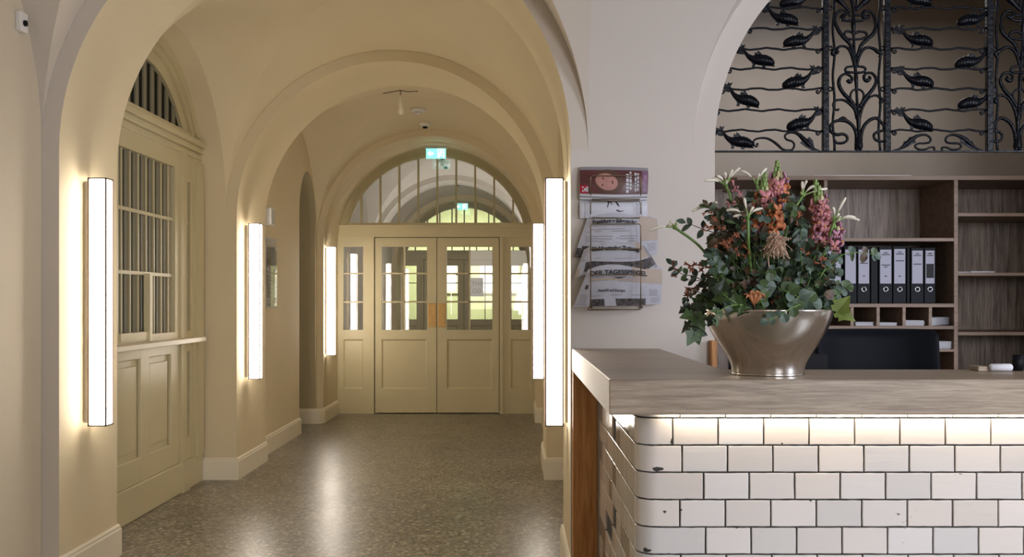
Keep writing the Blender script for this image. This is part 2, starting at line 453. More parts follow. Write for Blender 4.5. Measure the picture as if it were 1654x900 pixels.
# bands between the vaulted bays and the level ceiling behind them
cb = MB(); cb.smooth = True
for xa, xb in ((XC + 1.26, OX - 1.16), (OX + 1.16, 5.2)):
    cv = lambda t, x: Vector((x, 3.17 + 1.4 * math.cos(t), ZF + 1.25 * math.sin(t)))
    cb.grid(lambda u, v: cv(u * PI / 2, xa + (xb - xa) * v), 32, 2)
cb.smooth = False
cb.quad((-2.175, 3.17, ZF + 1.25), (5.2, 3.17, ZF + 1.25), (5.2, -4, ZF + 1.25), (-2.175, -4, ZF + 1.25))
struct(cb.build('ceiling', M['white'], loc=(0, 0, 0)))
wl = MB()
n = 40
for i in range(n):
    t0 = PI / 2 * i / n; t1 = PI / 2 * (i + 1) / n
    ya, yb = 3.17 + 1.4 * math.cos(t0), 3.17 + 1.4 * math.cos(t1)
    wl.quad((-2.175, ya, 0), (-2.175, yb, 0), (-2.175, yb, ZF + 1.25 * math.sin(t1)), (-2.175, ya, ZF + 1.25 * math.sin(t0)))
wl.quad((-2.175, 3.17, 0), (-2.175, -4, 0), (-2.175, -4, 3.3), (-2.175, 3.17, 3.3))
struct(wl.build('wall_left', M['hall'], loc=(0, 0, 0)))
wb = MB()
wb.quad((-2.175, -4, 0), (5.2, -4, 0), (5.2, -4, 3.3), (-2.175, -4, 3.3))
struct(wb.build('wall_back', M['white'], loc=(0, 0, 0)))
wr = MB()
wr.quad((5.2, -4, 0), (5.2, 7.4, 0), (5.2, 7.4, 3.6), (5.2, -4, 3.6))
struct(wr.build('wall_right', M['white'], loc=(0, 0, 0)))
# office behind the arch
ow = MB()
ow.quad((0.45, 6.75, 0), (5.2, 6.75, 0), (5.2, 6.75, 3.6), (0.45, 6.75, 3.6))
ow.quad((0.45, 4.87, 0), (0.45, 6.75, 0), (0.45, 6.75, 3.6), (0.45, 4.87, 3.6))
struct(ow.build('wall_office', M['office'], loc=(0, 0, 0)))
oc = MB(); oc.quad((0.45, 4.87, 3.6), (5.2, 4.87, 3.6), (5.2, 6.75, 3.6), (0.45, 6.75, 3.6))
struct(oc.build('ceiling', M['office'], loc=(0, 0, 0)))

# ---- corridor
def niche(name, side, xa, xb, y0, y1, zs, rise, m, back=True):
    """arched recess in a side wall, running from plane xa to plane xb"""
    yc = (y0 + y1) / 2; b = (y1 - y0) / 2
    mb = MB()
    for y in (y0, y1): mb.quad((xa, y, 0), (xb, y, 0), (xb, y, zs), (xa, y, zs))
    f = lambda u, x: Vector((x, yc - b * math.cos(PI * u), zs + rise * math.sin(PI * u)))
    if back:
        mb.quad((xb, y0, 0), (xb, y1, 0), (xb, y1, zs), (xb, y0, zs))
        mb.add([f(i / 32, xb) for i in range(33)], [tuple(range(33))])
    mb.smooth = True
    mb.grid(lambda u, v: f(u, xa + (xb - xa) * v), 40, 2)
    return struct(mb.build(name, m, loc=(0, 0, 0)))
ZS = 1.985
AL, AR = XC - 1.245, XC + 1.245
# bay with the ticket window
groin_bay('ceiling', XC, 1.245, 5.24, 7.45, ZS, 1.42, 1.12, M['cream'])
niche('wall_left', -1, AL, -2.385, 5.24, 7.45, ZS, 1.12, M['cream'])
niche('wall_right', 1, AR, 0.62, 5.24, 7.45, ZS, 1.12, M['cream'])
arch_block('trim_2', XC, 1.165, 1.245, ZS, 7.45, 8.31, M['cream'])
# plain bay with the side passage
groin_bay('ceiling', XC, 1.245, 8.31, 10.9, ZS, 1.33, 1.2, M['cream'])
def lunette_wall(name, x, y0, y1, zs, rise, m, op=None):
    yc = (y0 + y1) / 2; b = (y1 - y0) / 2
    mb = MB(); N = 150
    top = lambda y: zs + rise * math.sqrt(max(0, 1 - ((y - yc) / b) ** 2))
    def bot(y):
        if op and op[0] - 1e-6 <= y <= op[1] + 1e-6:
            c = (op[0] + op[1]) / 2; h = (op[1] - op[0]) / 2
            return op[2] + op[3] * math.sqrt(max(0, 1 - ((y - c) / h) ** 2))
        return 0
    ys = sorted(set([y0 + (y1 - y0) * i / N for i in range(N + 1)] + ([op[0], op[1]] if op else [])))
    for a, b_ in zip(ys, ys[1:]):
        mid = (a + b_) / 2
        if op and op[0] < mid < op[1]:
            mb.quad((x, a, bot(a)), (x, b_, bot(b_)), (x, b_, top(b_)), (x, a, top(a)))
        else:
            mb.quad((x, a, 0), (x, b_, 0), (x, b_, top(b_)), (x, a, top(a)))
    return struct(mb.build(name, m, loc=(0, 0, 0)))
lunette_wall('wall_left', AL, 8.31, 10.9, ZS, 1.2, M['cream'], (10.0, 10.82, 2.2, 0.5))
lunette_wall('wall_right', AR, 8.31, 10.9, ZS, 1.2, M['cream'])
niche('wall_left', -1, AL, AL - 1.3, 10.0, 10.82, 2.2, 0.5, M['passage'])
arch_block('trim_3', XC, 1.172, 1.245, ZS, 10.9, 11.85, M['cream'], back=False)
# far corridor
def far_wall(y, x0, x1):
    mb = MB()
    return mb
arch_block('trim_4', XC, 1.19, 1.25, ZS, 11.85, 12.4, M['far'])
groin_bay('ceiling', XC, 1.25, 12.4, 14.9, ZS, 1.33, 1.2, M['far'])
niche('wall_left', -1, XC - 1.25, XC - 1.75, 12.4, 14.9, ZS, 1.2, M['far'])
niche('wall_right', 1, XC + 1.25, XC + 1.5, 12.4, 14.9, ZS, 1.2, M['far'])
arch_block('trim_5', XC, 1.17, 1.25, ZS, 14.9, 15.5, M['far'])
groin_bay('ceiling', XC, 1.25, 15.5, 17.7, ZS, 1.33, 1.1, M['far'])
lunette_wall('wall_left', XC - 1.25, 15.5, 17.7, ZS, 1.1, M['far'])
lunette_wall('wall_right', XC + 1.25, 15.5, 17.7, ZS, 1.1, M['far'])
arch_block('trim_6', XC, 1.17, 1.25, ZS, 17.7, 18.35, M['cream'], back=False)
# room beyond the second doors
fr = MB()
fr.quad((-3.6, 22, 0), (2, 22, 0), (2, 22, 3.8), (-3.6, 22, 3.8))
fr.quad((-3.6, 18.36, 0), (-3.6, 22, 0), (-3.6, 22, 3.8), (-3.6, 18.36, 3.8))
fr.quad((2, 18.36, 0), (2, 22, 0), (2, 22, 3.8), (2, 18.36, 3.8))
struct(fr.build('wall_far', M['lime'], loc=(0, 0, 0)))
fc = MB(); fc.quad((-3.6, 18.36, 3.8), (2, 18.36, 3.8), (2, 22, 3.8), (-3.6, 22, 3.8))
struct(fc.build('ceiling', M['lime'], loc=(0, 0, 0)))

# ---- baseboards: profile run along a path on the floor
def baseboard(name, path, side, h=0.165, t=0.018):
    prof = [(0, 0), (t, 0), (t, h - 0.028), (t * 0.75, h - 0.02), (t * 0.72, h - 0.01), (t * 0.3, h), (0, h)]
    pts = [Vector(p) for p in path]
    nrm = []
    for i in range(len(pts) - 1):
        d = (pts[i + 1] - pts[i]).normalized(); nrm.append(Vector((d.y, -d.x)) * side)
    mb = MB(); rows = []
    for i, p in enumerate(pts):
        if i == 0: o = nrm[0]
        elif i == len(pts) - 1: o = nrm[-1]
        else:
            a, b = nrm[i - 1], nrm[i]; o = (a + b)
            o = o / max(1e-6, (1 + a.dot(b)))
        rows.append([Vector((p.x + o.x * q[0], p.y + o.y * q[0], q[1])) for q in prof])
    for ra, rb in zip(rows, rows[1:]):
        k = len(prof)
        mb.add(ra + rb, [(i, i + 1, k + i + 1, k + i) for i in range(k - 1)])
    mb.add(rows[0], [tuple(range(len(prof)))]); mb.add(rows[-1], [tuple(range(len(prof)))[::-1]])
    return struct(mb.build(name, M['base'], loc=(0, 0, 0)))
PL, PR = XC - 1.18, XC + 1.18
baseboard('baseboard_left', [(-2.175, -1), (-2.175, 4.57), (PL, 4.57), (PL, 5.24), (AL, 5.24)], 1)
baseboard('baseboard_left', [(-2.385, 7.45), (XC - 1.165, 7.45), (XC - 1.165, 8.31), (AL, 8.31), (AL, 10.0), (AL - 0.2, 10.0)], 1)
baseboard('baseboard_left', [(AL - 0.6, 10.82), (XC - 1.21, 10.82), (XC - 1.172, 10.9), (XC - 1.172, 11.74)], 1)
baseboard('baseboard_right', [(PR, 4.57), (PR, 5.24), (0.55, 5.24)], -1)
baseboard('baseboard_right', [(0.60, 7.45), (XC + 1.165, 7.45), (XC + 1.165, 8.31), (AR, 8.31), (AR, 10.9), (XC + 1.172, 10.9), (XC + 1.172, 11.74)], -1)

# ---- glazed double doors with side lights and a lunette
def frame_rect(mb, x0, x1, z0, z1, ya, yb, wl, wr, wb, wt):
    mb.box(x0, x0 + wl, ya, yb, z0, z1); mb.box(x1 - wr, x1, ya, yb, z0, z1)
    if wb: mb.box(x0 + wl, x1 - wr, ya, yb, z0, z0 + wb)
    if wt: mb.box(x0 + wl, x1 - wr, ya, yb, z1 - wt, z1)
def panel_in(mb, x0, x1, z0, z1, y, d=0.016):
    """sunk panel with a small sloped moulding; y is the face of the stiles"""
    k = 0.018
    a = [(x0, y, z0), (x1, y, z0), (x1, y, z1), (x0, y, z1)]
    b = [(x0 + k, y + d, z0 + k), (x1 - k, y + d, z0 + k), (x1 - k, y + d, z1 - k), (x0 + k, y + d, z1 - k)]
    mb.add(a + b, [(0, 1, 5, 4), (1, 2, 6, 5), (2, 3, 7, 6), (3, 0, 4, 7), (4, 5, 6, 7)])
GZ0, GZ1 = 0.996, 1.984
def big_door(name, c, Y, m, zs=1.985, R=1.17, plates=True):
    root = sthing(name, (c, Y, 0))
    fr = MB(); y0, y1 = Y - 0.035, Y + 0.035
    # posts, head, transom
    for s in (-1, 1):
        fr.box(*sorted((c + s * 1.175, c + s * 1.215)), y0, y1, 0, 2.1)
        fr.box(*sorted((c + s * 0.745, c + s * 0.785)), y0 - 0.012, y1, 0, 2.10)
    fr.box(c - 1.2, c + 1.2, y0, y1, 2.10, 2.215)
    fr.box(c - 1.2, c + 1.2, y0 - 0.03, y1, 2.215, 2.245)
    fr.box(c - 1.17, c + 1.17, y0 - 0.008, y1, 2.245, 2.27)
    o = fr.build('frame', m, root)
    fr = MB()
    # lunette band
    def band(r0, r1, ya, yb):
        N = 72
        th0 = math.asin((2.25 - zs) / r1)
        pts = lambda r, y: [Vector((XC + r * -math.cos(th0 + (PI - 2 * th0) * i / N), y, max(2.25, zs + r * math.sin(th0 + (PI - 2 * th0) * i / N)))) for i in range(N + 1)]
        a, b = pts(r0, ya), pts(r1, ya)
        strip(fr, a, b); strip(fr, pts(r0, ya), pts(r0, yb))
    band(1.07, R + 0.03, y0 - 0.005, y1)
    band(1.085, 1.11, y0 - 0.018, y1)
    fr.build('lunette_frame', M['olive'], root)
    fr = MB()
    for s in (-1, 1): fr.box(*sorted((c + s * 0.722, c + s * 0.75)), Y + 0.021, y1 + .01, 0, 2.1)
    fr.box(c - .745, c + .745, Y + 0.021, y1 + .01, 2.075, 2.11); fr.box(c - .012, c + .012, Y + 0.0205, y1, 0.02, 2.08)
    fr.build('door_stop', m, root)
    for k in range(9):
        x = -0.904 + (k - 4) * 0.2257 + (c + 0.907)
        h = zs + math.sqrt(1.075 ** 2 - (x - XC) ** 2)
        mu = MB(); mu.box(x - 0.011, x + 0.011, y0 + 0.005, y1 - 0.01, 2.26, h)
        mu.build('glazing_bar', M['olive'], root)
    g = MB(); N = 60
    th0 = math.asin((2.26 - zs) / 1.08)
    g.add([Vector((XC - 1.08 * math.cos(th0 + (PI - 2 * th0) * i / N), Y + 0.004, zs + 1.08 * math.sin(th0 + (PI - 2 * th0) * i / N))) for i in range(N + 1)], [tuple(range(N + 1))])
    g.build('lunette_glass', M['glass'], root)
    # side lights (fixed)
    for s in (-1, 1):
        xa, xb = sorted((c + s * 0.752 + s * 0.03, c + s * 1.18))
        ga, gb = sorted((c + s * 0.878, c + s * 1.114))
        sp = MB(); ya, yb = Y - 0.02, Y + 0.02
        sp.box(xa, ga, ya, yb, 0, 2.1); sp.box(gb, xb, ya, yb, 0, 2.1)
        sp.box(ga, gb, ya, yb, GZ1, 2.1); sp.box(ga, gb, ya, yb, 0.885, GZ0); sp.box(ga, gb, ya, yb, 0, 0.295)
        panel_in(sp, ga, gb, 0.295, 0.885, ya)
        for z in (1.328, 1.667): sp.box(ga, gb, ya + 0.008, yb - 0.008, z - 0.009, z + 0.009)
        p = sp.build('side_panel', m, root)
        gl = MB(); gl.quad((ga, Y, GZ0), (gb, Y, GZ0), (gb, Y, GZ1), (ga, Y, GZ1)); gl.build('glass_pane', M['glass'], p)
    for s in (-1, 1):
        xa, xb = sorted((c + s * 0.004, c + s * 0.736))
        ga, gb = sorted((c + s * 0.117, c + s * 0.658))
        lf = MB(); ya, yb = Y - 0.026, Y + 0.02
        lf.box(xa, ga, ya, yb, 0.012, 2.09); lf.box(gb, xb, ya, yb, 0.012, 2.09)
        lf.box(ga, gb, ya, yb, GZ1, 2.09); lf.box(ga, gb, ya, yb, 0.885, GZ0); lf.box(ga, gb, ya, yb, 0.012, 0.295)
        panel_in(lf, ga, gb, 0.295, 0.885, ya)
        for z in (1.328, 1.667): lf.box(ga, gb, ya + 0.01, yb - 0.01, z - 0.009, z + 0.009)
        lf.box((ga + gb) / 2 - 0.009, (ga + gb) / 2 + 0.009, ya + 0.01, yb - 0.01, GZ0, GZ1)
        l = lf.build('door_leaf', m, root)
        gl = MB(); gl.quad((ga, Y, GZ0), (gb, Y, GZ0), (gb, Y, GZ1), (ga, Y, GZ1)); gl.build('glass_pane', M['glass'], l)
        if plates:
            a, b = sorted((c + s * 0.012, c + s * 0.104))
            pp = MB(); pp.box(a, b, ya - 0.006, ya + 0.001, 1.03, 1.312); o = pp.build('push_plate', M['brass'], l, bevel=0.003); o['label'] = 'worn brass push plate'
    bk = MB(); bk.box(c - 0.745, c + 0.745, Y + 0.022, Y + 0.034, 0.0, 0.011)
    bk.build('threshold', M['gap'], root)
    return root
d1 = big_door('door_1', -0.907, 11.8, M['paint'])
d2 = big_door('door_2', -0.907, 18.3, M['paint'], plates=False)
# windows on the far wall of the last room
for i, (xa, xb) in enumerate(((-1.55, -0.95), (-0.75, 0.15))):
    wn = sthing('window_%d' % (i + 2), ((xa + xb) / 2, 21.98, 1.55))
    fm = MB(); frame_rect(fm, xa, xb, 1.5, 2.35, 21.93, 22.0, .05, .05, .05, .05)
    fm.box((xa + xb) / 2 - .02, (xa + xb) / 2 + .02, 21.94, 21.99, 1.5, 2.35); fm.box(xa, xb, 21.94, 21.99, 1.9, 1.93)
    fm.build('frame', M['base'], wn)
    pn = MB(); pn.quad((xa, 21.975, 1.5), (xb, 21.975, 1.5), (xb, 21.975, 2.35), (xa, 21.975, 2.35))
    pn.build('bright_pane', mat('daylight_outside', (.9, .95, 1), .5, emit=(.85, .93, 1), es=1.3), wn)

# ---- ticket window on the left (window_1)
tw = sthing('window_1', (-2.385, 6.345, 0))
XW = -2.380; YC = 6.285
def ybox(mb, ya, yb, d0, d1, z0, z1): mb.box(XW + d0, XW + d1, ya, yb, z0, z1)
m_ = M['paint']; f = MB()
# wide fixed frame pieces
ybox(f, 5.26, 5.50, 0, .05, 0, 2.39); ybox(f, 7.21, 7.43, 0, .05, 0, 2.39)
ybox(f, 7.27, 7.40, .05, .07, .2, 2.36)
ybox(f, 5.50, 7.21, 0, .045, 2.27, 2.39)
f.build('frame', m_, tw)
for ya, yb in ((5.60, 5.73), (6.93, 7.055)):
    q = MB(); ybox(q, ya, yb, 0, .06, 0, 2.39); ybox(q, ya - .012, yb + .012, 0, .075, 0, .22); q.build('post', m_, tw)
q = MB(); ybox(q, 5.25, 7.45, 0, .06, 2.385, 2.43); ybox(q, 5.25, 7.45, 0, .085, 2.43, 2.47); ybox(q, 5.25, 7.45, 0, .11, 2.47, 2.51); ybox(q, 5.25, 7.45, 0, .05, 2.51, 2.56)
q.build('cornice', m_, tw, bevel=.006)
# lunette over the cornice
lq = MB(); zc, rr = 2.0, 1.10; N = 60; yc0 = 6.345
def larc(r, x, lo):
    return [Vector((x, yc0 - r * math.cos(PI * i / N), max(lo, zc + r * math.sin(PI * i / N)))) for i in range(N + 1)]
for r0, r1, dx in ((0.90, 0.985, .03), (0.985, 1.03, .055), (1.03, 1.104, .075)):
    strip(lq, larc(r0, XW + dx, 2.54), larc(r1, XW + dx, 2.54)); strip(lq, larc(r0, XW, 2.54), larc(r0, XW + dx, 2.54))
lq.build('lunette_frame', m_, tw)
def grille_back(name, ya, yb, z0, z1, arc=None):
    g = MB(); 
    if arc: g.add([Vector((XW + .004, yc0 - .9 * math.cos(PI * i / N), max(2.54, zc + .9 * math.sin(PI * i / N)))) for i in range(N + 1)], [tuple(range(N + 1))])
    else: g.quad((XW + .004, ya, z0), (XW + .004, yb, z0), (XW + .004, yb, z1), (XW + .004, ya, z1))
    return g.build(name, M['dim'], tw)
grille_back('lunette_glass', 0, 0, 0, 0, True)
y = 5.55
while y < 7.2:
    h = zc + math.sqrt(max(0, .9 ** 2 - (y - yc0) ** 2))
    if h > 2.6:
        q = MB(); ybox(q, y - .028, y + .028, .006, .016, 2.54, h - .005); q.build('blind_slat', M['paint2'], tw)
    y += .135
# sash glazing
def sash(ya, yb, z0, z1, bars, hz):
    g = grille_back('glass_pane', ya, yb, z0, z1)
    for b in bars:
        q = MB(); ybox(q, b - .034, b + .034, .006, .014, z0, z1); q.build('blind_slat', M['paint2'], tw)
    q = MB()
    for z in hz: ybox(q, ya, yb, .016, .03, z - .011, z + .011)
    for b in bars: ybox(q, b + .022, b + .036, .016, .026, z0, z1)
    q.build('glazing_bars', m_, tw)
sash(5.86, 6.84, 1.13, 2.27, [5.93 + .135 * i for i in range(7)], (1.52, 1.906))
sash(7.08, 7.165, 1.13, 2.2, [7.12], (1.52, 1.906)); sash(5.52, 5.59, 1.13, 2.2, [], (1.52, 1.906))
q = MB(); ybox(q, 5.73, 5.86, 0, .045, 1.08, 2.27); ybox(q, 6.84, 6.93, 0, .045, 1.08, 2.27); ybox(q, 5.86, 6.84, 0, .045, 1.07, 1.13)
ybox(q, 7.055, 7.08, 0, .045, 1.08, 2.27); ybox(q, 7.165, 7.21, 0, .045, 1.08, 2.27); ybox(q, 7.08, 7.165, 0, .045, 2.2, 2.27); ybox(q, 7.08, 7.165, 0, .045, 1.07, 1.13)
q.build('sash', m_, tw)
q = MB(); ybox(q, 6.30, 6.345, .03, .07, 1.09, 1.52); ybox(q, 5.86, 6.345, .03, .06, 1.10, 1.15); q.build('sliding_hatch', m_, tw)
q = MB(); ybox(q, 5.5, 7.2, 0, .15, 1.052, 1.085); o = q.build('ledge', M['base'], tw, bevel=.006); o['label'] = 'pale ledge'
q = MB(); ybox(q, 5.5, 7.21, 0, .02, 0, 1.06)
for a, b, z0, z1 in ((5.73, 5.81, .21, 1.05), (6.21, 6.36, .21, 1.05), (6.76, 6.93, .21, 1.05), (7.055, 7.085, .21, 1.05), (7.17, 7.21, .21, 1.05), (5.50, 5.60, .21, 1.05)):
    ybox(q, a, b, .02, .045, z0, z1)
for a, b in ((5.73, 6.93), (7.055, 7.21)):
    ybox(q, a, b, .02, .0443, .211, .367); ybox(q, a, b, .02, .0443, .98, 1.049); ybox(q, a, b, 0, .06, 0, .21)
for a, b in ((5.84, 6.18), (6.39, 6.73)): ybox(q, a, b, .02, .032, .41, .94)
q.build('lower_panelling', m_, tw, bevel=.006)

# ================================================================== WALL LAMPS
def lamp(x0, y0, label, w_=0.083, z0=0.741, z1=1.941, side=-1):
    x1 = x0 + w_; y1 = y0 + w_
    root = thing('wall_lamp', label, 'lamp', ((x0 + x1) / 2, (y0 + y1) / 2, z0), 'tall illuminated wall lamps in the corridor')
    g = MB(); g.box(x0 + .002, x1 - .002, y0 + .002, y1 - .002, z0 + .004, z1 - .004); g.build('diffuser', M['lampglass'], root)
    f = MB(); t = .0036
    for xx in (x0, x1):
        for yy in (y0, y1): f.box(xx - t, xx + t, yy - t, yy + t, z0, z1)
    for zz in (z0, z1): f.box(x0 - t, x1 + t, y0 - t, y1 + t, zz - .003, zz + .003)
    f.build('frame', M['lampframe'], root)
    b = MB(); wx = PL if side < 0 else PR
    xa, xb = (x0 - .010, x0 - .004) if side < 0 else (x1 + .004, x1 + .010)
    b.box(xa, xb, y0 + .01, y1 - .01, z0 + .01, z1 - .01)
    b.build('back_plate', M['plate'], root)
    far = {4.8: 1.18, 7.65: 1.165, 10.97: 1.172}[y0]
    wx = XC + side * far
    br = MB(); br.box(*sorted((wx, xa if side < 0 else xb)), y0 + .035, y1 - .02, z0 + .01, z1 - .01)
    br.build('wall_channel', M['plate'], root)
    return root
lamp(-2.058, 4.80, 'tall glowing box wall lamp, leftmost and largest, on the front left arch pier')
lamp(-2.042, 7.65, 'tall glowing box wall lamp on the second left pier, below the small white box')
lamp(-2.066, 10.97, 'tall glowing box wall lamp nearest the glazed doors, smallest of the left side ones')
lamp(0.158, 4.80, 'tall glowing box wall lamp beside the newspaper rack wall, the taller of the right two', side=1)
lamp(0.152, 7.65, 'tall glowing box wall lamp on the right, shorter one partly behind the nearer lamp', side=1)

# ================================================================== CEILING AND WALL FITTINGS
def vault_z(x, y, y0=8.31, y1=10.9, a=1.245, Rg=1.33):
    # height of the plain bay's vault over its centre line (transverse cell)
    yc, b = (y0 + y1) / 2, (y1 - y0) / 2
    th = math.acos(max(-1, min(1, (XC - x) / a)))
    t = (abs(y - yc) - b * abs(math.cos(th))) / (b - b * abs(math.cos(th)))
    return ZS + math.sin(th) * (Rg + (a - Rg) * t)
def disc(name, label, cat, x, y, r, h, dark):
    z = vault_z(x, y) + .004
    root = thing(name, label, cat, (x, y, z))
    b = MB(); b.smooth = True
    b.lathe([(0, 0), (r, 0), (r, -h * .3), (r * .9, -h * .55), (r * .6, -h * .7), (0, -h * .72)], (x, y, z), 28); b.build('base', M['plastic'], root)
    c = MB(); c.smooth = True
    c.lathe([(0, -h * .7), (r * .45, -h * .7), (r * .42, -h), (0, -h)], (x, y, z), 20); c.build('sensor_head', M['black'] if dark else M['plastic'], root)
disc('smoke_detector', 'round flat white smoke detector on the vault behind the hanging drop', 'smoke detector', -.965, 10.05, .08, .05, False)
disc('motion_sensor', 'small round white ceiling sensor with dark underside nearest the exit sign', 'ceiling sensor', -.945, 10.62, .06, .06, True)
# hanging drop-shaped bulb on a hook
hx, hy = -1.035, 9.1; hz = vault_z(hx, hy)
root = thing('pendant_bulb', 'cream drop-shaped bulb hanging from a hook in the corridor vault', 'pendant lamp', (hx, hy, hz))
b = MB(); b.smooth = True
b.lathe([(0, -.045), (.012, -.05), (.016, -.075), (.02, -.12), (.03, -.17), (.033, -.2), (.025, -.225), (0, -.232)], (hx, hy, hz), 20)
b.build('bulb', M['base'], root)
b = MB(); b.smooth = True
b.tube([(hx, hy, hz + .01), (hx, hy, hz - .05)], .004)
for s in (-1, 1): b.tube(smoothpts([(hx, hy, hz - .004), (hx + s * .07, hy, hz - .016), (hx + s * .16, hy, vault_z(hx + s * .17, hy) - .012)], 5), .0035)
b.build('hook', M['lampframe'], root)

def exit_sign(x, y, ztop, label, h=.115):
    root = thing('exit_sign', label, 'exit sign', (x, y, ztop), 'green exit signs hanging from the vault')
    w_ = .113
    b = MB(); b.box(x - w_ - .012, x + w_ + .012, y - .025, y + .025, ztop - .028, ztop); b.build('housing', M['cable'], root)
    g = MB(); g.box(x - w_, x + w_, y - .008, y + .008, ztop - .028 - h, ztop - .028); p = g.build('light_panel', M['exit'], root)
    for sy in (-1, 1):
        yy = y + sy * .010
        q = MB(); zc_ = ztop - .028 - h / 2
        e = lambda xa, xb, za, zb: q.box(x + xa, x + xb, min(yy, yy - sy * .002), max(yy, yy - sy * .002), zc_ + za, zc_ + zb)
        # arrow at the left, door with running figure at the right
        ar = [(-.095, 0), (-.065, .034), (-.065, .013), (-.03, .013), (-.03, -.013), (-.065, -.013), (-.065, -.034)]
        q.add([(x + a, yy, zc_ + c_) for a, c_ in ar], [tuple(range(7))])
        q.build('arrow', M['exitw'], p); q = MB()
        e(.02, .028, -.05, .05); e(.028, .085, .042, .05); e(.085, .093, -.05, .05)
        q.ell((x + .055, yy, zc_ + .03), (.009, 0, 0), (0, .001, 0), (0, 0, .009))
        for pth in ([(.055, .02), (.05, -.008), (.038, -.022), (.038, -.044)], [(.05, -.008), (.066, -.022), (.078, -.034)], [(.055, .016), (.04, .004), (.036, -.006)], [(.055, .016), (.07, .008), (.076, .016)]):
            q.tube([(x + a, yy, zc_ + c_) for a, c_ in pth], .0055, 6)
        q.build('running_figure', M['exitw'], p)
    return root
exit_sign(-.885, 11.35, 3.115, 'glowing green exit sign hanging in front of the near glazed lunette')
exit_sign(-.925, 17.75, 3.11, 'small green exit sign far away, seen through the near lunette glass')
for i, (x, y, s_) in enumerate(((-.93, 13.0, 1), (-.95, 13.9, 0), (-.90, 16.0, 1))):
    zz = ZS + 1.27
    root = thing('ceiling_sensor', ('small white ceiling sensor beyond the glass, just past the lit sign', 'flat white disc on the far vault, middle one beyond the glass', 'tiny ceiling sensor above the far exit sign, seen through the glass')[i], 'ceiling sensor', (x, y, zz))
    b = MB(); b.smooth = True; b.lathe([(0, .06), (.07, .06), (.07, -.01), (.04, -.03), (0, -.03)], (x, y, zz), 20); b.build('base', M['plastic'], root)
    b = MB(); b.smooth = True; b.lathe([(0, -.03), (.03, -.03), (.028, -.06), (0, -.06)], (x, y, zz), 16); b.build('sensor_head', M['black'], root)

# thermostat at the upper left
th = thing('thermostat', 'small white wall thermostat with dark dial at the top left', 'thermostat', (-2.172, 4.36, 2.51))
q = MB(); q.box(-2.175, -2.150, 4.325, 4.39, 2.53, 2.615); q.build('housing', M['plastic'], th, bevel=.004)
q = MB(); q.smooth = True; q.tube([(-2.15, 4.357, 2.568), (-2.140, 4.357, 2.568)], .013, 16); q.build('dial', M['black'], th)

# small white box above the second lamp
sp = thing('wall_speaker', 'small white box on the left wall above the second lamp', 'speaker box', (AL, 8.63, 2.0))
q = MB(); q.box(AL, AL + .07, 8.54, 8.68, 2.0, 2.15); q.build('housing', M['plastic'], sp, bevel=.008)
q = MB(); q.box(AL + .069, AL + .074, 8.555, 8.665, 2.015, 2.135); q.build('grille', M['cable'], sp)
# framed notice
nt_ = thing('framed_notice', 'framed notice under glass on the left wall behind the second lamp', 'notice', (AL, 8.75, 1.29))
q = MB(); q.box(AL + .0, AL + .018, 8.56, 8.95, 1.29, 1.885); q.build('sheet', M['paper'], nt_)
for a, b_, c_, d_ in ((8.56, 8.95, 1.875, 1.895), (8.56, 8.95, 1.28, 1.295)):
    q = MB(); q.box(AL, AL + .03, a, b_, c_, d_); q.build('rail', M['cable'], nt_)
for ya in (8.62, 8.88):
    for za in (1.36, 1.62):
        q = MB(); q.box(AL + .018, AL + .034, ya - .012, ya + .012, za - .012, za + .012); q.build('clip', M['cable'], nt_)
q = MB()
for k in range(12): q.box(AL + .0185, AL + .0195, 8.60 + .02 * (k % 3), 8.9 - .03 * (k % 4), 1.80 - k * .035, 1.807 - k * .035)
for ya, yb, za, zb in ((8.6, 8.75, 1.66, 1.72), (8.8, 8.92, 1.5, 1.62)): q.box(AL + .0185, AL + .0195, ya, yb, za, zb)
q.build('printed_plan', mat('pale_print', (.38, .37, .34), .7), nt_)
q = MB(); q.quad((AL + .026, 8.56, 1.29), (AL + .026, 8.95, 1.29), (AL + .026, 8.95, 1.885), (AL + .026, 8.56, 1.885)); q.build('cover_glass', M['glass'], nt_)

# ================================================================== TEXT
def text_mesh(name, s, size, centre, m, parent, facing=0.0, stretch=1.0, thick=0.0004, rot=0.0, bold=0, curve=None, mirror=False):
    """lettering as a thin mesh standing upright and facing the camera side (-Y), centred on a world point"""
    cu = bpy.data.curves.new(name, 'FONT'); cu.body = s; cu.size = size; cu.extrude = thick
    cu.align_x = 'CENTER'; cu.align_y = 'CENTER'; cu.offset = bold
    tmp = bpy.data.objects.new('tmp', cu); col.objects.link(tmp)
    dg = bpy.context.evaluated_depsgraph_get(); dg.update()
    me = bpy.data.meshes.new_from_object(tmp.evaluated_get(dg))
    bpy.data.objects.remove(tmp)
    org = Vector(parent['_org']); c = Vector(centre)
    for v in me.vertices:
        x, y = v.co.x * stretch, v.co.y
        if mirror: x = -x
        x, y = x * math.cos(rot) - y * math.sin(rot), x * math.sin(rot) + y * math.cos(rot)
        if curve: dy, dz = curve(c.x + x, c.z + y)
        else: dy, dz = 0, 0
        p = Vector((c.x + x, c.y - v.co.z + dy, c.z + y + dz)) - org
        v.co = p
    me.materials.clear(); me.materials.append(m)
    o = bpy.data.objects.new(name, me); col.objects.link(o); o.parent = parent
    return o
# notice on the far doors, read from behind
nn = thing('paper_notice', 'white paper notice with mirrored letters on the far door glass', 'notice', (-.66, 18.24, 1.52))
q = MB(); q.box(-.79, -.55, 18.236, 18.24, 1.42, 1.76); q.build('sheet', M['paper'], nn)
text_mesh('lettering', 'EHT', .11, (-.67, 18.234, 1.65), M['ink'], nn, mirror=True, bold=.002)
text_mesh('lettering', 'GO', .11, (-.67, 18.234, 1.52), M['ink'], nn, mirror=True, bold=.002)

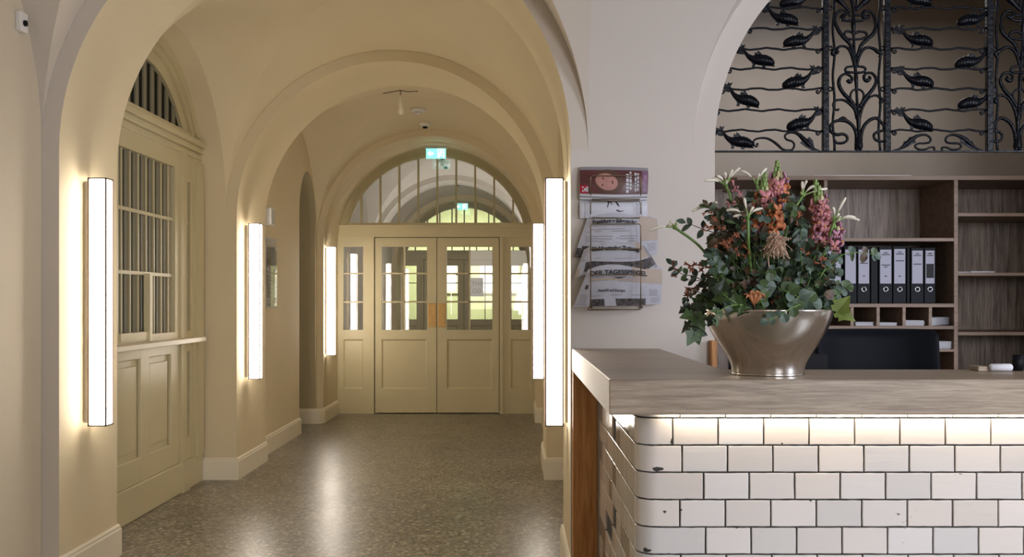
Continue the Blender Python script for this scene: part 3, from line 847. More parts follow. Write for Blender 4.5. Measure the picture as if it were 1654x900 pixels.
# ================================================================== RECEPTION COUNTER
TZ0, TZ1 = 1.0275, 1.1270
ct = MB()
XL, XI, YF, YB, XE = .2700, .674, 2.785, 3.187, 3.7
out = [(XL, YF), (XE, YF), (XE, YB), (XI, YB), (XI, 4.565), (XL, 4.565)]
nO = len(out)
ct.add([(x, y, TZ0) for x, y in out] + [(x, y, TZ1) for x, y in out],
       [(5, 4, 3, 2, 1, 0), (6, 7, 8, 9, 10, 11)] + [(i, (i + 1) % nO, nO + (i + 1) % nO, nO + i) for i in range(nO)])
wt = ct.build('worktop', M['oak_top'], bevel=.003)
tag(wt, 'thick L-shaped greyed oak worktop on the white tiled reception counter', 'worktop')

ctr = thing('reception_counter', 'reception counter clad in chipped white glazed tiles with a rounded corner', 'counter', (1.9, 3.3, 0))
TX, TY, TR = .385, 3.02, .05
def per(s, off=0.0):
    """point on the counter's outline; s = 0 where the rounded corner meets the flat front"""
    La = TR * PI / 2
    if s >= 0: return Vector((TX + TR + s, TY - off)), 0
    if s > -La:
        a = -s / TR
        return Vector((TX + TR - (TR + off) * math.sin(a), TY + TR - (TR + off) * math.cos(a))), a
    return Vector((TX - off, TY + TR + (-s - La))), PI / 2
body = MB()
ss = [3.2] + [0 - TR * PI / 2 * i / 10 for i in range(11)] + [-(TR * PI / 2 + 1.49)]
ptsb = [per(s)[0] for s in ss]
body.smooth = False
body.add([(p.x, p.y, 0) for p in ptsb] + [(p.x, p.y, TZ0) for p in ptsb], [(i, i + 1, len(ptsb) + i + 1, len(ptsb) + i) for i in range(len(ptsb) - 1)])
body.box(TX + .10, 3.62, TY + .02, 3.12, 0, TZ0 - .001)
body.box(TX + .02, .60, 3.08, 4.56, 0, TZ0 - .001)
body.build('core', M['grout'], ctr)
# mortar band beside the wooden panel
mb = MB(); mb.box(TX - .004, TX + .01, 4.18, 4.56, 0, TZ0 - .001); o = mb.build('mortar_band', M['mortar'], ctr); o['label'] = 'grey mortar band with toothed tile ends'
# tiles
tl = MB(); tints = []
rnd = random.Random(4)
def tile(s0, s1, z0, z1, t=.008, g=.0026):
    s0 += g; s1 -= g; z0 += g; z1 -= g
    w0 = [rnd.uniform(-.0007, .0007) for _ in range(4)]
    N = max(1, int((s1 - s0) / .012)) if (s0 < 0 and s1 > -TR * PI / 2) else 6
    M_ = 3; e = .0018
    base = len(tl.v); fcount = len(tl.f)
    su = [s0, s0 + e] + [s0 + e + (s1 - s0 - 2 * e) * i / N for i in range(1, N)] + [s1 - e, s1]
    zu = [z0, z0 + e, (z0 + z1) / 2, z1 - e, z1]
    def row(inner):
        vs = []
        for i, s in enumerate(su):
            for j, z in enumerate(zu):
                edge = (i in (0, len(su) - 1)) or (j in (0, len(zu) - 1))
                jit = J[i][j] if edge else 0
                p, _ = per(s + (jit if i in (0, len(su) - 1) else 0), t - (.0012 if edge else 0))
                vs.append(Vector((p.x, p.y, z + (jit if j in (0, len(zu) - 1) else 0))))
        return vs
    J = [[rnd.uniform(-.0006, .0006) for _ in zu] for _ in su]
    vs = row(0); m = len(zu); inner = []; rim = []
    for i in range(len(su) - 1):
        for j in range(m - 1):
            a = i * m + j
            (rim if (i in (0, len(su) - 2) or j in (0, m - 2)) else inner).append((a, a + m, a + m + 1, a + 1))
    tl.smooth = True; tl.add(vs, inner)
    tl.smooth = False; tl.add(vs, rim)
    # sides back to the grout
    loop = [i * m for i in range(len(su))] + [(len(su) - 1) * m + j for j in range(1, m)] + [i * m + m - 1 for i in range(len(su) - 2, -1, -1)] + [j for j in range(m - 2, 0, -1)]
    lv = []
    for k in loop:
        v = vs[k]; i = k // m
        p, _ = per(su[i], -.001); lv += [v, Vector((p.x, p.y, v.z))]
    L_ = len(loop); tl.smooth = False
    tl.add(lv, [(2 * k, 2 * ((k + 1) % L_), 2 * ((k + 1) % L_) + 1, 2 * k + 1) for k in range(L_)])
    k = rnd.uniform(.88, 1.05); wv = rnd.uniform(-.015, .02)
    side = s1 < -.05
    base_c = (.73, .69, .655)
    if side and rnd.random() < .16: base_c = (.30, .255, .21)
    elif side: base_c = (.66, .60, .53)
    c = (min(1, base_c[0] * k + wv), base_c[1] * k, base_c[2] * k - wv, 1)
    tints.extend([c] * (len(tl.f) - fcount))
PH = .0833; PW = .1383; La = TR * PI / 2
fx = lambda px: (px - 829) * TY / 1600 - (TX + TR)
rowsz = [(1.027, .9915, fx(1098)), (.9915, .9085, fx(1086)), (.9085, .8260, fx(1101)), (.8260, .7430, fx(1136)), (.7430, .6595, fx(1097.5)), (.6595, .5765, fx(1139))]
zc_ = .5765; k = 0
while zc_ > .02:
    rowsz.append((zc_, max(0, zc_ - PH), fx(1099 if k % 2 == 0 else 1137))); zc_ -= PH; k += 1
for ri, (zt, zb, s0) in enumerate(rowsz):
    s = s0
    while s < 3.15: tile(s, s + PW, zb, zt); s += PW
    end = -La - (.012 if s0 < .1 else .02)
    tile(end, s0, zb, zt)
    s = end; cnt = 0; lim = -La - 1.11 - (.07 if ri % 2 else 0) - rnd.choice((0, 0, .06))
    while s > lim:
        nx = s - PW * rnd.uniform(.97, 1.03)
        if rnd.random() < .93 or s > -.5: tile(nx, s, zb, zt)
        s = nx
to = tl.build('glazed_tiles', M['tile'], ctr)
ca = to.data.attributes.new('tint', 'FLOAT_COLOR', 'FACE')
for i, c in enumerate(tints): ca.data[i].color = c
# larger missing chips on a few corner tiles
cm = MB()
def chip(px, py, w_, h_, seed):
    r_ = random.Random(seed); X = (px - 829) * TY / 1600; Z = 1.35 + (485 - py) * TY / 1600
    s = X - TX - TR; p, a = per(s, .0086)
    ring = []
    for i in range(14):
        an = 2 * PI * i / 14; k = r_.uniform(.55, 1.1)
        q_, _ = per(s + math.cos(an) * w_ * k, .0086); ring.append(Vector((q_.x, q_.y, Z + math.sin(an) * h_ * k)))
    cm.add(ring, [tuple(range(14))])
for i, c_ in enumerate(((1062, 757, .018, .008), (1073, 826, .006, .005), (1046, 889, .012, .008), (1084, 713, .004, .012), (1100, 823, .004, .004), (1190, 851, .006, .004), (1308, 807, .005, .005), (1262, 716, .004, .004))):
    cm = MB(); chip(*c_, i); cm.build('chip', M['grout'], ctr)
# light strip under the overhang
ls = MB(); ls.box(.46, 3.6, 2.985, 2.997, 1.015, 1.0265); o = ls.build('light_strip', M['strip'], ctr); o['label'] = 'glowing strip light under the worktop'
# wooden end panel
wp = MB(); wp.box(.272, .381, 4.505, 4.563, 0, TZ0 - .001); o = wp.build('end_panel', M['oak_side'], ctr, bevel=.002); o['label'] = 'orange-brown oak end panel'
# timber strip lining the jamb
jt = MB(); jt.box(.905, .931, 4.52, 4.569, 0, 1.165); o = jt.build('trim_7', M['oak_side'], bevel=.002); struct(o)

# small things at the worktop's back edge
q = MB(); q.smooth = True
q.tube([(1.490, 3.10, 1.1395), (1.494, 3.10, 1.1395), (1.556, 3.10, 1.1395), (1.560, 3.10, 1.1395)], [.006, .0115, .0115, .009], 20)
o = q.build('paper_roll', M['paper']); tag(o, 'small white roll lying on the worktop at the right edge', 'paper roll')
q = MB(); q.box(1.455, 1.486, 3.10, 3.16, 1.1275, 1.143); o = q.build('wooden_block', M['oak_top'], bevel=.003); tag(o, 'flat brown wooden block on the worktop beside the small white roll', 'wooden block')
q = MB(); q.smooth = True; q.lathe([(0, 0), (.016, 0), (.016, .05), (.013, .05), (.013, .006), (0, .006)], (1.594, 3.13, 1.1275), 20)
o = q.build('pen_pot', M['black']); tag(o, 'small black pot at the far right end of the worktop', 'pot')

# ================================================================== METAL BOWL
BX, BY, BZ = .767, 2.985, 1.1275
prof = [(0, .001), (.098, .001), (.1055, .004), (.107, .012), (.1085, .024), (.113, .038), (.121, .052), (.134, .072), (.150, .095), (.166, .122), (.178, .148), (.1865, .172), (.190, .190), (.191, .1935), (.1895, .1965), (.187, .1945),
        (.184, .176), (.172, .14), (.155, .11), (.13, .08), (.1, .05), (0, .04)]
q = MB(); q.smooth = True; q.lathe(smoothpts(prof[:13], 3) + prof[13:], (BX, BY, BZ), 96)
bo = q.build('metal_bowl', M['bowl'], loc=(BX, BY, BZ)); tag(bo, 'wide silvered metal bowl holding flowers, standing on the oak worktop', 'bowl')

# ================================================================== CHAIR, MONITOR, OFFICE
ch = thing('office_chair', 'black leather swivel chair behind the counter, back towards the shelves', 'chair', (1.43, 3.98, 0))
q = MB(); q.smooth = True
def chair_back(u, v):
    # rounded slab: u around, v across height
    a = 2 * PI * u
    def sup(c, n): return math.copysign(abs(c) ** n, c)
    w_ = .243 * sup(math.cos(a), .35); d_ = .045 * sup(math.sin(a), .6)
    zz = .72 + .515 * v; e = min(v, 1 - v) / .07
    k = math.sqrt(max(0, 1 - (1 - min(1, e)) ** 2)) if e < 1 else 1
    return Vector((1.43 + w_ * (.93 + .07 * k), 3.98 + d_ * (.25 + .75 * k) + .10 * (w_ / .24) ** 2 * -1 + .06 * (v - .5), zz))
q.grid(chair_back, 48, 28, True)
q.add([chair_back(i / 48, 0) for i in range(48)], [tuple(range(48))]); q.add([chair_back(i / 48, 1) for i in range(48)], [tuple(range(48))])
q.build('backrest', M['leather'], ch)
q = MB(); q.box(1.19, 1.67, 3.42, 3.93, .45, .54); q.build('seat', M['leather'], ch, bevel=.03)
q = MB(); q.smooth = True; q.tube([(1.43, 3.70, .09), (1.43, 3.70, .45)], .028, 14); q.build('column', M['chrome'], ch)
q = MB(); q.smooth = True; q.tube(smoothpts([(1.43, 3.72, .45), (1.43, 4.0, .44), (1.43, 4.07, .55), (1.43, 4.04, .80)], 5), .02, 8); q.build('back_bar', M['black'], ch)
for i in range(5):
    a = 2 * PI * i / 5 + .3
    q = MB(); q.smooth = True; ex, ey = 1.43 + .28 * math.cos(a), 3.70 + .28 * math.sin(a)
    q.tube([(1.43, 3.70, .115), (ex, ey, .075)], [.026, .016], 8); l = q.build('leg', M['black'], ch)
    q = MB(); q.smooth = True; q.tube([(ex - .018 * math.sin(a), ey + .018 * math.cos(a), .0285), (ex + .018 * math.sin(a), ey - .018 * math.cos(a), .0285)], .028, 14)
    q.tube([(ex, ey, .03), (ex, ey, .08)], .008, 8); q.build('castor', M['black'], l)
dk = thing('desk', 'low work surface hidden behind the oak counter', 'desk', (2.0, 3.3, 0))
q = MB(); q.box(.70, 3.5, 3.2, 3.85 - .25, .72, .745); q.build('desk_top', M['carcass'], dk)
for x in (.72, 3.46):
    q = MB(); q.box(x, x + .03, 3.21, 3.58, 0, .72); q.build('side_panel', M['carcass'], dk)
mo = thing('computer_monitor', 'black monitor behind the worktop, left of the chair and behind the bowl', 'monitor', (.90, 3.42, .745))
q = MB(); q.box(.742, 1.08, 3.40, 3.425, .87, 1.165); q.build('screen', M['black'], mo, bevel=.004)
q = MB(); q.box(.89, .93, 3.425, 3.45, .75, 1.0); q.box(.82, 1.0, 3.36, 3.53, .745, .757); q.build('stand', M['chrome'], mo)

# ---- shelf unit
sh = thing('shelf_unit', 'tall oak shelf unit with binders and pigeonholes behind the reception counter', 'shelf unit', (2.0, 5.85, 0))
SY0, SY1 = 5.6, 6.07; SC = 5.6 / 1600
sx = lambda px: (px - 829) * SC
sz = lambda py: 1.35 + (485 - py) * SC
def board(name, x0, x1, z0, z1, y0=SY0, y1=SY1, m='carcass'):
    q = MB(); q.box(x0, x1, y0, y1, z0, z1); return q.build(name, M[m], sh, bevel=.0015)
board('top_board', .62, sx(1760), sz(291), sz(284), y0=SY0 - .005)
for a, b_ in ((1331, 1336.5), (1541, 1547.5)): board('upright', sx(a), sx(b_), 0, sz(291))
board('upright', .62, .642, 0, sz(291)); board('upright', sx(1752), sx(1759), 0, sz(291))
q = MB(); q.box(.62, sx(1760), SY1, SY1 + .012, 0, sz(284)); q.build('back_panel', M['veneer'], sh)
X0, X1 = sx(1336.5), sx(1541)
board('shelf', X0, X1, sz(390), sz(384.5)); board('shelf', X0, X1, sz(496.5), sz(490.5)); board('shelf', X0, X1, sz(532), sz(526.5))
for a in (1374, 1416, 1458, 1500.5): board('divider', sx(a), sx(a + 5.3), sz(536.5), sz(496.5), y0=SY0 + .002)
board('shelf', sx(1505.8), X1, sz(568.5), sz(564)); board('divider', sx(1500.5), sx(1505.8), sz(640), sz(532), y0=SY0 + .002)
for a, b_ in ((349.5, 344), (445.5, 440.5), (542, 536.5), (640, 634)): board('shelf', sx(1547.5), sx(1752), sz(a), sz(b_))
for a, b_ in ((390, 384.5), (496.5, 490.5), (640, 634)): board('shelf', .642, sx(1331), sz(a), sz(b_))
board('shelf', X0, X1, sz(640), sz(634))
# base of the unit is closed by the lowest shelf
def binder(x0, x1, label, lab=True, lines=0, block=False, top=398.5, seed=1):
    xa, xb = sx(x0), sx(x1); zb = sz(490.5) + .0005; zt = sz(top); y0 = SY0 + .03
    r = thing('ring_binder', label, 'binder', ((xa + xb) / 2, y0 + .14, zb), 'black lever arch binders on the middle shelf')
    q = MB(); q.box(xa + .0008, xb - .0008, y0, y0 + .285, zb, zt); q.build('cover', M['black2'], r, bevel=.003)
    if lab:
        q = MB(); la, lb = xa + .0075, xb - .0075; q.box(la, lb, y0 - .0012, y0, sz(458), sz(top + 5)); s = q.build('spine_label', M['label'], r)
        q = MB(); t = MB(); w_ = lb - la; cx = (la + lb) / 2
        def ln(py, f, h=1.3): q.box(cx - w_ * f / 2, cx + w_ * f / 2, y0 - .002, y0 - .001, sz(py + h / 2), sz(py - h / 2))
        ln(top + 10, .35); ln(top + 13, .72)
        if lines >= 1: ln(top + 24 + 3 * (seed % 3), .75)
        if lines >= 2: ln(446, .25)
        if lines >= 3: ln(top + 33, .3)
        if block:
            q.box(la + .004, lb - .003, y0 - .002, y0 - .001, sz(449), sz(426)); q.box(la, lb, y0 - .002, y0 - .001, sz(409), sz(408.4))
        q.build('print', M['ink'], s)
        q = MB(); q.smooth = True; cz = sz(467.3)
        q.tube([(cx + .0125 * math.cos(2 * PI * i / 24), y0 - .002, cz + .0125 * math.sin(2 * PI * i / 24)) for i in range(25)], .0023, 8, cap=False)
        q.build('finger_ring', M['chrome'], r)
    return r
M['black2'] = mat('binder_black', (.004, .005, .008), .55, spec=.2)
M['label'] = mat('binder_label', (.50, .50, .60), .7)
binder(1338, 1363, 'black binder, leftmost on the shelf, its label half hidden by leaves', True, 0, top=400)
binder(1366, 1387.3, 'black binder second from the left, plain label behind the ivy sprig', True, 0, top=398)
binder(1387.6, 1409, 'black binder third from the left, small print low on its label', True, 2, top=398)
binder(1409.5, 1421.5, 'slim black binder with no label in the middle of the row', False)
binder(1422.5, 1445, 'black binder right of the dark gap, label with three blocks of print', True, 3, top=398, seed=5)
binder(1445.5, 1467.5, 'black binder fifth labelled one, taller label with a bright ring', True, 2, top=397, seed=3)
binder(1468, 1473.5, 'very thin black file between two labelled binders', False, top=400)
binder(1474.5, 1496, 'black binder second from the right with plain printed label', True, 1, top=399.5, seed=4)
binder(1496.3, 1515, 'rightmost black binder with a dark block on its label', True, 0, True, top=399.5)
def papers(x0, x1, pz, n, label, y0=SY0 + .02, tilt=0, h=None):
    r = random.Random(n * 7 + int(x0))
    q = MB(); z = pz
    for i in range(n):
        dx = r.uniform(-.003, .003); dy = r.uniform(0, .012); t = .0026
        a, b_ = sx(x0) + dx, sx(x1) + dx
        q.add([(a, y0 + dy, z), (b_, y0 + dy, z + tilt * 1.0), (b_, y0 + .26, z + tilt), (a, y0 + .26, z), (a, y0 + dy, z + t), (b_, y0 + dy, z + t + tilt * .6), (b_, y0 + .26, z + t + tilt), (a, y0 + .26, z + t)],
              [(0, 3, 2, 1), (4, 5, 6, 7), (0, 1, 5, 4), (1, 2, 6, 5), (2, 3, 7, 6), (3, 0, 4, 7)])
        z += t + .0004
    o = q.build('paper_stack', M['paper']); tag(o, label, 'papers', 'white papers in the pigeonholes and shelves')
zb1 = sz(526.5) + .0005
papers(1385, 1414, zb1, 7, 'low stack of white paper in the second pigeonhole from the left')
papers(1421.5, 1451, zb1, 6, 'lowest stack of white paper in the third pigeonhole')
papers(1465.5, 1496, zb1, 10, 'neat stack of white paper in the fourth pigeonhole')
papers(1507, 1537, zb1, 15, 'tallest crooked stack of white papers in the rightmost pigeonhole', tilt=.006)
papers(1514, 1540, sz(564) + .0005, 14, 'stack of white papers on the short shelf below the rightmost pigeonhole')
papers(1549, 1570, sz(440.5) + .0005, 2, 'few flat sheets on the right bay shelf, near the upright')
papers(1571, 1610, sz(440.5) + .0005, 3, 'wider flat sheets on the right bay shelf, further from the upright')
# white tube lying on the unit
q = MB(); q.smooth = True; q.tube([(sx(1318) * 1.02, 5.75, sz(284) + .012), (sx(1476) * 1.02, 5.75, sz(284) + .012)], .0105, 14)
o = q.build('white_tube', M['paper']); tag(o, 'thin white tube lying on top of the oak shelf unit', 'tube')

# ================================================================== NEWSPAPER RACK
def bulge(x): return .9 * (x - .475) ** 2
def poly_at(pts, t):
    if t <= 0: return pts[0]
    if t >= 1: return pts[-1]
    k = t * (len(pts) - 1); i = int(k); f = k - i
    return tuple(a + (b - a) * f for a, b in zip(pts[i], pts[i + 1]))
def sheet(mb, T, B, Y, th=.012, L=None, R=None, n=36, m=12, wob=0.0):
    """folded sheet: top edge T and bottom edge B are photo points; the front bulges"""
    T = smoothpts(T, 6); B = smoothpts(B, 6)
    def f(u, v, off=0):
        a = poly_at(T, u); b = poly_at(B, u)
        px = a[0] + (b[0] - a[0]) * v; py = a[1] + (b[1] - a[1]) * v
        p = P(px, py, Y)
        p.y += bulge(p.x) + off + wob * math.sin(u * 9 + v * 4) - .012 * math.sin(PI * min(1, v * 1.0)) + .012 * (1 - v) ** 4
        return p
    mb.smooth = True
    mb.grid(lambda u, v: f(u, v), n, m)
    mb.grid(lambda u, v: f(u, v, th), n, m)
    mb.smooth = False
    mb.grid(lambda u, v: f(u, 0, th * v), n, 1); mb.grid(lambda u, v: f(u, 1, th * v), n, 1)
    mb.grid(lambda u, v: f(0, u, th * v), m, 1); mb.grid(lambda u, v: f(1, u, th * v), m, 1)
    return f
def onsheet(mb, f, u0, u1, v0, v1, d=-.0012, n=8):
    mb.smooth = True
    mb.grid(lambda u, v: f(u0 + (u1 - u0) * u, v0 + (v1 - v0) * v, d), n, 4)
rk = thing('newspaper_rack', 'brass-coloured wire wall rack holding newspapers and a magazine', 'newspaper rack', (.48, 4.565, 1.31))
for py_t, py_b, Y in ((284, 316, 4.488), (325, 346, 4.50), (362, 404, 4.474), (402, 446, 4.462), (444, 498, 4.448)):
    q = MB(); q.smooth = True
    a, b, c_, d_ = P(954, py_b, Y), P(954, py_t, Y), P(1035, py_t, Y), P(1035, py_b, Y)
    k = .008
    q.tube([a, b - Vector((0, 0, k)), b + Vector((k, 0, 0)), c_ - Vector((k, 0, 0)), c_ - Vector((0, 0, k)), d_], .0025, 8)
    q.build('pocket_wire', M['wire'], rk)
q = MB(); q.smooth = True
for px in (956, 1033):
    q.tube([P(px, 282, 4.56), P(px, 500, 4.56)], .0026, 8)
for py in (322, 352, 404, 446, 500):
    q.tube([P(956, py, 4.56), P(956, py, 4.50), P(1033, py, 4.50), P(1033, py, 4.56)], .0025, 8)
q.build('back_frame', M['wire'], rk)
q = MB(); q.smooth = True
q.tube([P(954, 494, 4.448), P(949, 500, 4.44), P(952, 501, 4.435), P(1034, 500, 4.435), P(1038, 497, 4.44), P(1035, 494, 4.448)], .0026, 8)
q.build('tray_wire', M['wire'], rk)

# magazine
mg = thing('magazine', 'glossy maroon magazine lying sideways in the top pocket of the rack', 'magazine', (P(992, 322, 4.52)))
q = MB(); f0 = sheet(q, [(937, 268), (992, 269), (1048, 270)], [(937, 321), (992, 324), (1046, 322)], 4.515, .03); q.build('pages', M['inkgrey'], mg)
q = MB(); onsheet(q, f0, .0, 1, .10, .82); o = q.build('cover', M['maroon'], mg)
q = MB(); onsheet(q, f0, .0, 1, .84, .90); onsheet(q, f0, 0, 1, .95, 1); q.build('page_edges', M['paper'], mg)
q = MB(); onsheet(q, f0, .0, .15, .58, .82, -.002); q.build('logo_block', M['red'], mg)
q = MB(); onsheet(q, f0, .88, .98, .12, .80, -.002); q.build('side_strip', mat('mauve_print', (.22, .12, .20), .5, var=.5, vscale=60), mg)
def on_oval(mb, f, uc, vc, ru, rv, d, rot=0):
    mb.smooth = True
    def g(u, k):
        x, y = ru * k * math.cos(2 * PI * u), rv * k * math.sin(2 * PI * u)
        return f(uc + x, vc + y + x * rot, d)
    mb.grid(g, 28, 6, True)
q = MB(); on_oval(q, f0, .43, .45, .20, .36, -.002, .2); q.build('printed_hair', mat('printed_brown_hair', (.10, .045, .03), .5), mg)
q = MB(); on_oval(q, f0, .40, .46, .145, .25, -.003, .3); fc_ = q.build('printed_face', M['skin'], mg)
q = MB(); on_oval(q, f0, .35, .37, .009, .038, -.004); on_oval(q, f0, .345, .56, .009, .038, -.004); on_oval(q, f0, .475, .48, .011, .05, -.004)
q.build('printed_features', mat('printed_dark_red', (.14, .03, .035), .5), mg)
q = MB()
for i, (ua, ub, va, vb) in enumerate(((.655, .69, .22, .72), (.70, .725, .15, .68), (.765, .79, .18, .74), (.80, .825, .2, .70))):
    k = va; r_ = random.Random(i)
    while k < vb: e = r_.uniform(.05, .12); onsheet(q, f0, ua, ub, k, k + e, -.003, 2); k += e + .03
for ua, va, vb in ((.05, .62, .67), (.05, .72, .78), (.09, .66, .76), (.125, .62, .78)): onsheet(q, f0, ua, ua + .03, va, vb, -.0035, 2)
q.build('cover_lettering', M['paper'], mg)
# brochure
bc = thing('brochure', 'white brochure with a black ink drawing, just below the magazine', 'brochure', (P(992, 352, 4.53)))
q = MB(); f1 = sheet(q, [(937, 320), (992, 320), (1046, 320)], [(937, 352), (992, 352), (1046, 352)], 4.528, .01); q.build('sheet', mat('white_brochure', (.64, .65, .72), .6), bc)
q = MB(); q.smooth = True
for pts, r_ in (([(.38, .12), (.42, .2), (.47, .16), (.56, .17)], (.001, .004, .004, .002)), ([(.43, .2), (.41, .4), (.405, .5)], (.003, .002, .0008)), ([(.52, .18), (.55, .35), (.57, .45)], (.003, .004, .001)), ([(.53, .62), (.57, .68), (.63, .66)], (.003, .003, .001)), ([(.45, .2), (.47, .36)], (.003, .001))):
    q.tube([f1(a, b, -.001) for a, b in pts], list(r_), 6, flat=.2)
q.build('ink_drawing', M['ink'], bc)
q = MB()
for u in (.10, .18, .8, .84, .88): onsheet(q, f1, u, u + .006, .1, 1, -.001, 2)
q.build('ruled_lines', M['inkgrey'], bc)
M['ln'] = M['inkgrey']
def cols(q, f, areas, seed=0, lw=.010, gap=.022):
    r_ = random.Random(seed)
    for u0, u1, v0, v1 in areas:
        v = v0
        while v < v1: onsheet(q, f, u0, u0 + (u1 - u0) * r_.uniform(.8, 1), v, v + lw, -.0012, 3); v += gap
def text_on(f, s, size, pc, Yc, m, parent, stretch=1, bold=0):
    c = P(pc[0], pc[1], Yc)
    return text_mesh('masthead', s, size, (c.x, c.y - .018, c.z), m, parent, curve=lambda x, z: (bulge(x), -.5 * (x - c.x) ** 2), stretch=stretch, bold=bold)
# three newspapers, back to front
np_ = thing('newspaper', 'newspaper with gothic masthead, highest of the three folded ones in the rack', 'newspaper', P(996, 418, 4.5), 'folded newspapers in the wire rack')
q = MB(); f = sheet(q, [(950, 350), (962, 343), (992, 339), (1024, 341), (1064, 352)], [(928, 414), (955, 420), (996, 424), (1030, 420), (1063, 409)], 4.515, .012, wob=.003); pg = q.build('pages', M['news'], np_)
q = MB(); onsheet(q, f, .80, .995, .02, .62); q.build('folded_back_page', M['newsb'], np_)
q = MB(); cols(q, f, [(.12, .78, .40, .44), (.14, .5, .5, .62), (.55, .78, .5, .66), (.2, .7, .36, .37), (.86, .97, .70, .9)], 3, .014, .05); q.build('small_print', M['ln'], np_)
q = MB(); onsheet(q, f, .10, .40, .72, .80); onsheet(q, f, .42, .66, .74, .80); onsheet(q, f, .0, .16, .78, 1.0); q.build('printed_photo', M['photo'], np_)
text_on(f, 'Frankfurter Allgemeine', .0235, (993, 357.5), 4.515, M['ink'], np_, .93, .0011)
np_ = thing('newspaper', 'newspaper with drooping sides, middle one of the three folded ones', 'newspaper', P(996, 452, 4.5), 'folded newspapers in the wire rack')
q = MB(); f = sheet(q, [(948, 391), (960, 384), (990, 379), (1015, 380), (1034, 386)], [(927, 452), (948, 444), (996, 448), (1040, 445), (1064, 430)], 4.503, .012, wob=.003); q.build('pages', M['news'], np_)
q = MB(); onsheet(q, f, .80, .92, .1, .6); onsheet(q, f, 0, .12, .72, 1); q.build('folded_back_page', M['newsb'], np_)
q = MB(); cols(q, f, [(.2, .78, .08, .10), (.2, .78, .2, .22), (.14, .75, .56, .60), (.03, .14, .3, .6)], 5, .012, .05)
for k in range(4): onsheet(q, f, .93 + .018 * k, .937 + .018 * k, .25, 1, -.0015)
q.build('small_print', M['ln'], np_)
q = MB(); onsheet(q, f, .20, .98, .64, .9); q.build('printed_photo', M['photo'], np_)
text_on(f, 'Süddeutsche Zeitung', .026, (994, 401), 4.503, M['ink'], np_, .98, .0011)
np_ = thing('newspaper', 'newspaper with large roman capitals masthead, lowest and foremost in the rack', 'newspaper', P(996, 495, 4.5), 'folded newspapers in the wire rack')
q = MB(); f = sheet(q, [(953, 428), (962, 423), (985, 422), (1030, 426), (1072, 432)], [(927, 496), (960, 495), (996, 494), (1036, 493), (1069, 491)], 4.49, .014, wob=.002); q.build('pages', M['news'], np_)
q = MB(); onsheet(q, f, .70, 1, .06, .46); onsheet(q, f, .16, .98, .37, .43); q.build('folded_back_page', M['newsb'], np_)
q = MB(); cols(q, f, [(.15, .42, .34, .35), (.15, .5, .42, .46), (.55, .8, .34, .46), (.2, .34, .76, .79), (.45, .6, .75, .79), (.66, .8, .75, .79), (.84, .95, .62, .78), (.86, .97, .84, .97), (.05, .16, .72, .95)], 7, .014, .045); q.build('small_print', M['ln'], np_)
q = MB(); onsheet(q, f, .20, .37, .84, 1); onsheet(q, f, .50, .80, .84, 1); onsheet(q, f, .10, .15, .5, .6); q.build('printed_photo', M['photo'], np_)
text_on(f, 'DER TAGESSPIEGEL', .0285, (999, 440), 4.49, M['ink'], np_, 1.06, .0009)
text_on(f, 'Angriff auf Europa', .0165, (988, 469), 4.492, M['ink'], np_, 1.0, .0002)
q = MB(); q.smooth = True
for s in (-1, 1): q.tube([P(1001, 449, 4.468), P(1001 + s * 5, 448, 4.468), P(1001 + s * 10, 446, 4.468)], [.003, .002, .0005], 6, flat=.3)
q.build('emblem', M['ink'], np_)

# ================================================================== WROUGHT IRON GRILLE
YG = 4.64; GS = YG / 1600
gr = thing('iron_grille', 'black wrought iron grille with fish and scrolls in the arch above the counter', 'iron grille', (OX, YG, 2.04))
GX = OX  # centre of the arch
gx = lambda px: (px - 829) * GS
gz = lambda py: 1.35 + (485 - py) * GS
def g3(px, py, dy=0): return Vector((gx(px), YG + dy, gz(py)))
def arch_h(x, r=1.085): return OZ + math.sqrt(max(0, r * r - (x - GX) ** 2))
XMIN, XMAX = GX - 1.075, GX + 1.075
MIR = 2 * (GX / GS + 829)
q = MB(); q.box(XMIN, XMAX, YG - .009, YG + .009, gz(246.3), gz(243.6)); q.build('bottom_rail', M['iron'], gr)
q = MB(); q.smooth = True
q.tube([Vector((GX - 1.072 * math.cos(PI * i / 72), YG, max(gz(245), OZ + 1.072 * math.sin(PI * i / 72)))) for i in range(73)], .008, 8); q.build('arched_rim', M['iron'], gr)
posts = [1333, 1432.7]; posts += [MIR - p for p in posts]
for p in posts:
    x = gx(p); q = MB(); q.box(x - .0145, x + .0145, YG - .014, YG + .014, gz(245), arch_h(x)); q.build('square_post', M['iron'], gr, bevel=.003)
def wavy(p0, p1, py, seed):
    r_ = random.Random(seed); n = max(6, int(abs(p1 - p0) / 5)); ph = r_.uniform(0, 6)
    q = MB(); q.smooth = True
    q.tube([g3(p0 + (p1 - p0) * i / n, py + 1.4 * math.sin((p0 + (p1 - p0) * i / n) * 2 * PI / 52 + ph) + .3 * math.sin(i * 1.7), .0) for i in range(n + 1)], .0052, 7)
    # little curled end under the bar
    for e, s in ((p0, 1), (p1, -1)):
        c = [(e + s * 2, py + 1), (e + s * 4, py + 5), (e + s * 7, py + 7), (e + s * 9.5, py + 4.5), (e + s * 8, py + 2.5), (e + s * 6, py + 3.5)]
        q.tube([g3(a, b) for a, b in smoothpts(c, 3)], .0042, 6)
    q.build('wavy_bar', M['iron'], gr)
rowy = [13, 46.5, 79, 111, 144, 178, 211]
up = [-20, -53, -86]
def edge_px(py, side=-1):
    h = gz(py) - OZ
    d = math.sqrt(max(0, 1.07 ** 2 - max(0, h) ** 2)); return (GX + side * d) / GS + 829
for i, y in enumerate(rowy + up):
    if edge_px(y) < 1325: wavy(edge_px(y), 1328, y, i); wavy(MIR - 1328, edge_px(y, 1), y, i + 50)
    wavy(1438, MIR - 1438, y, i + 20)

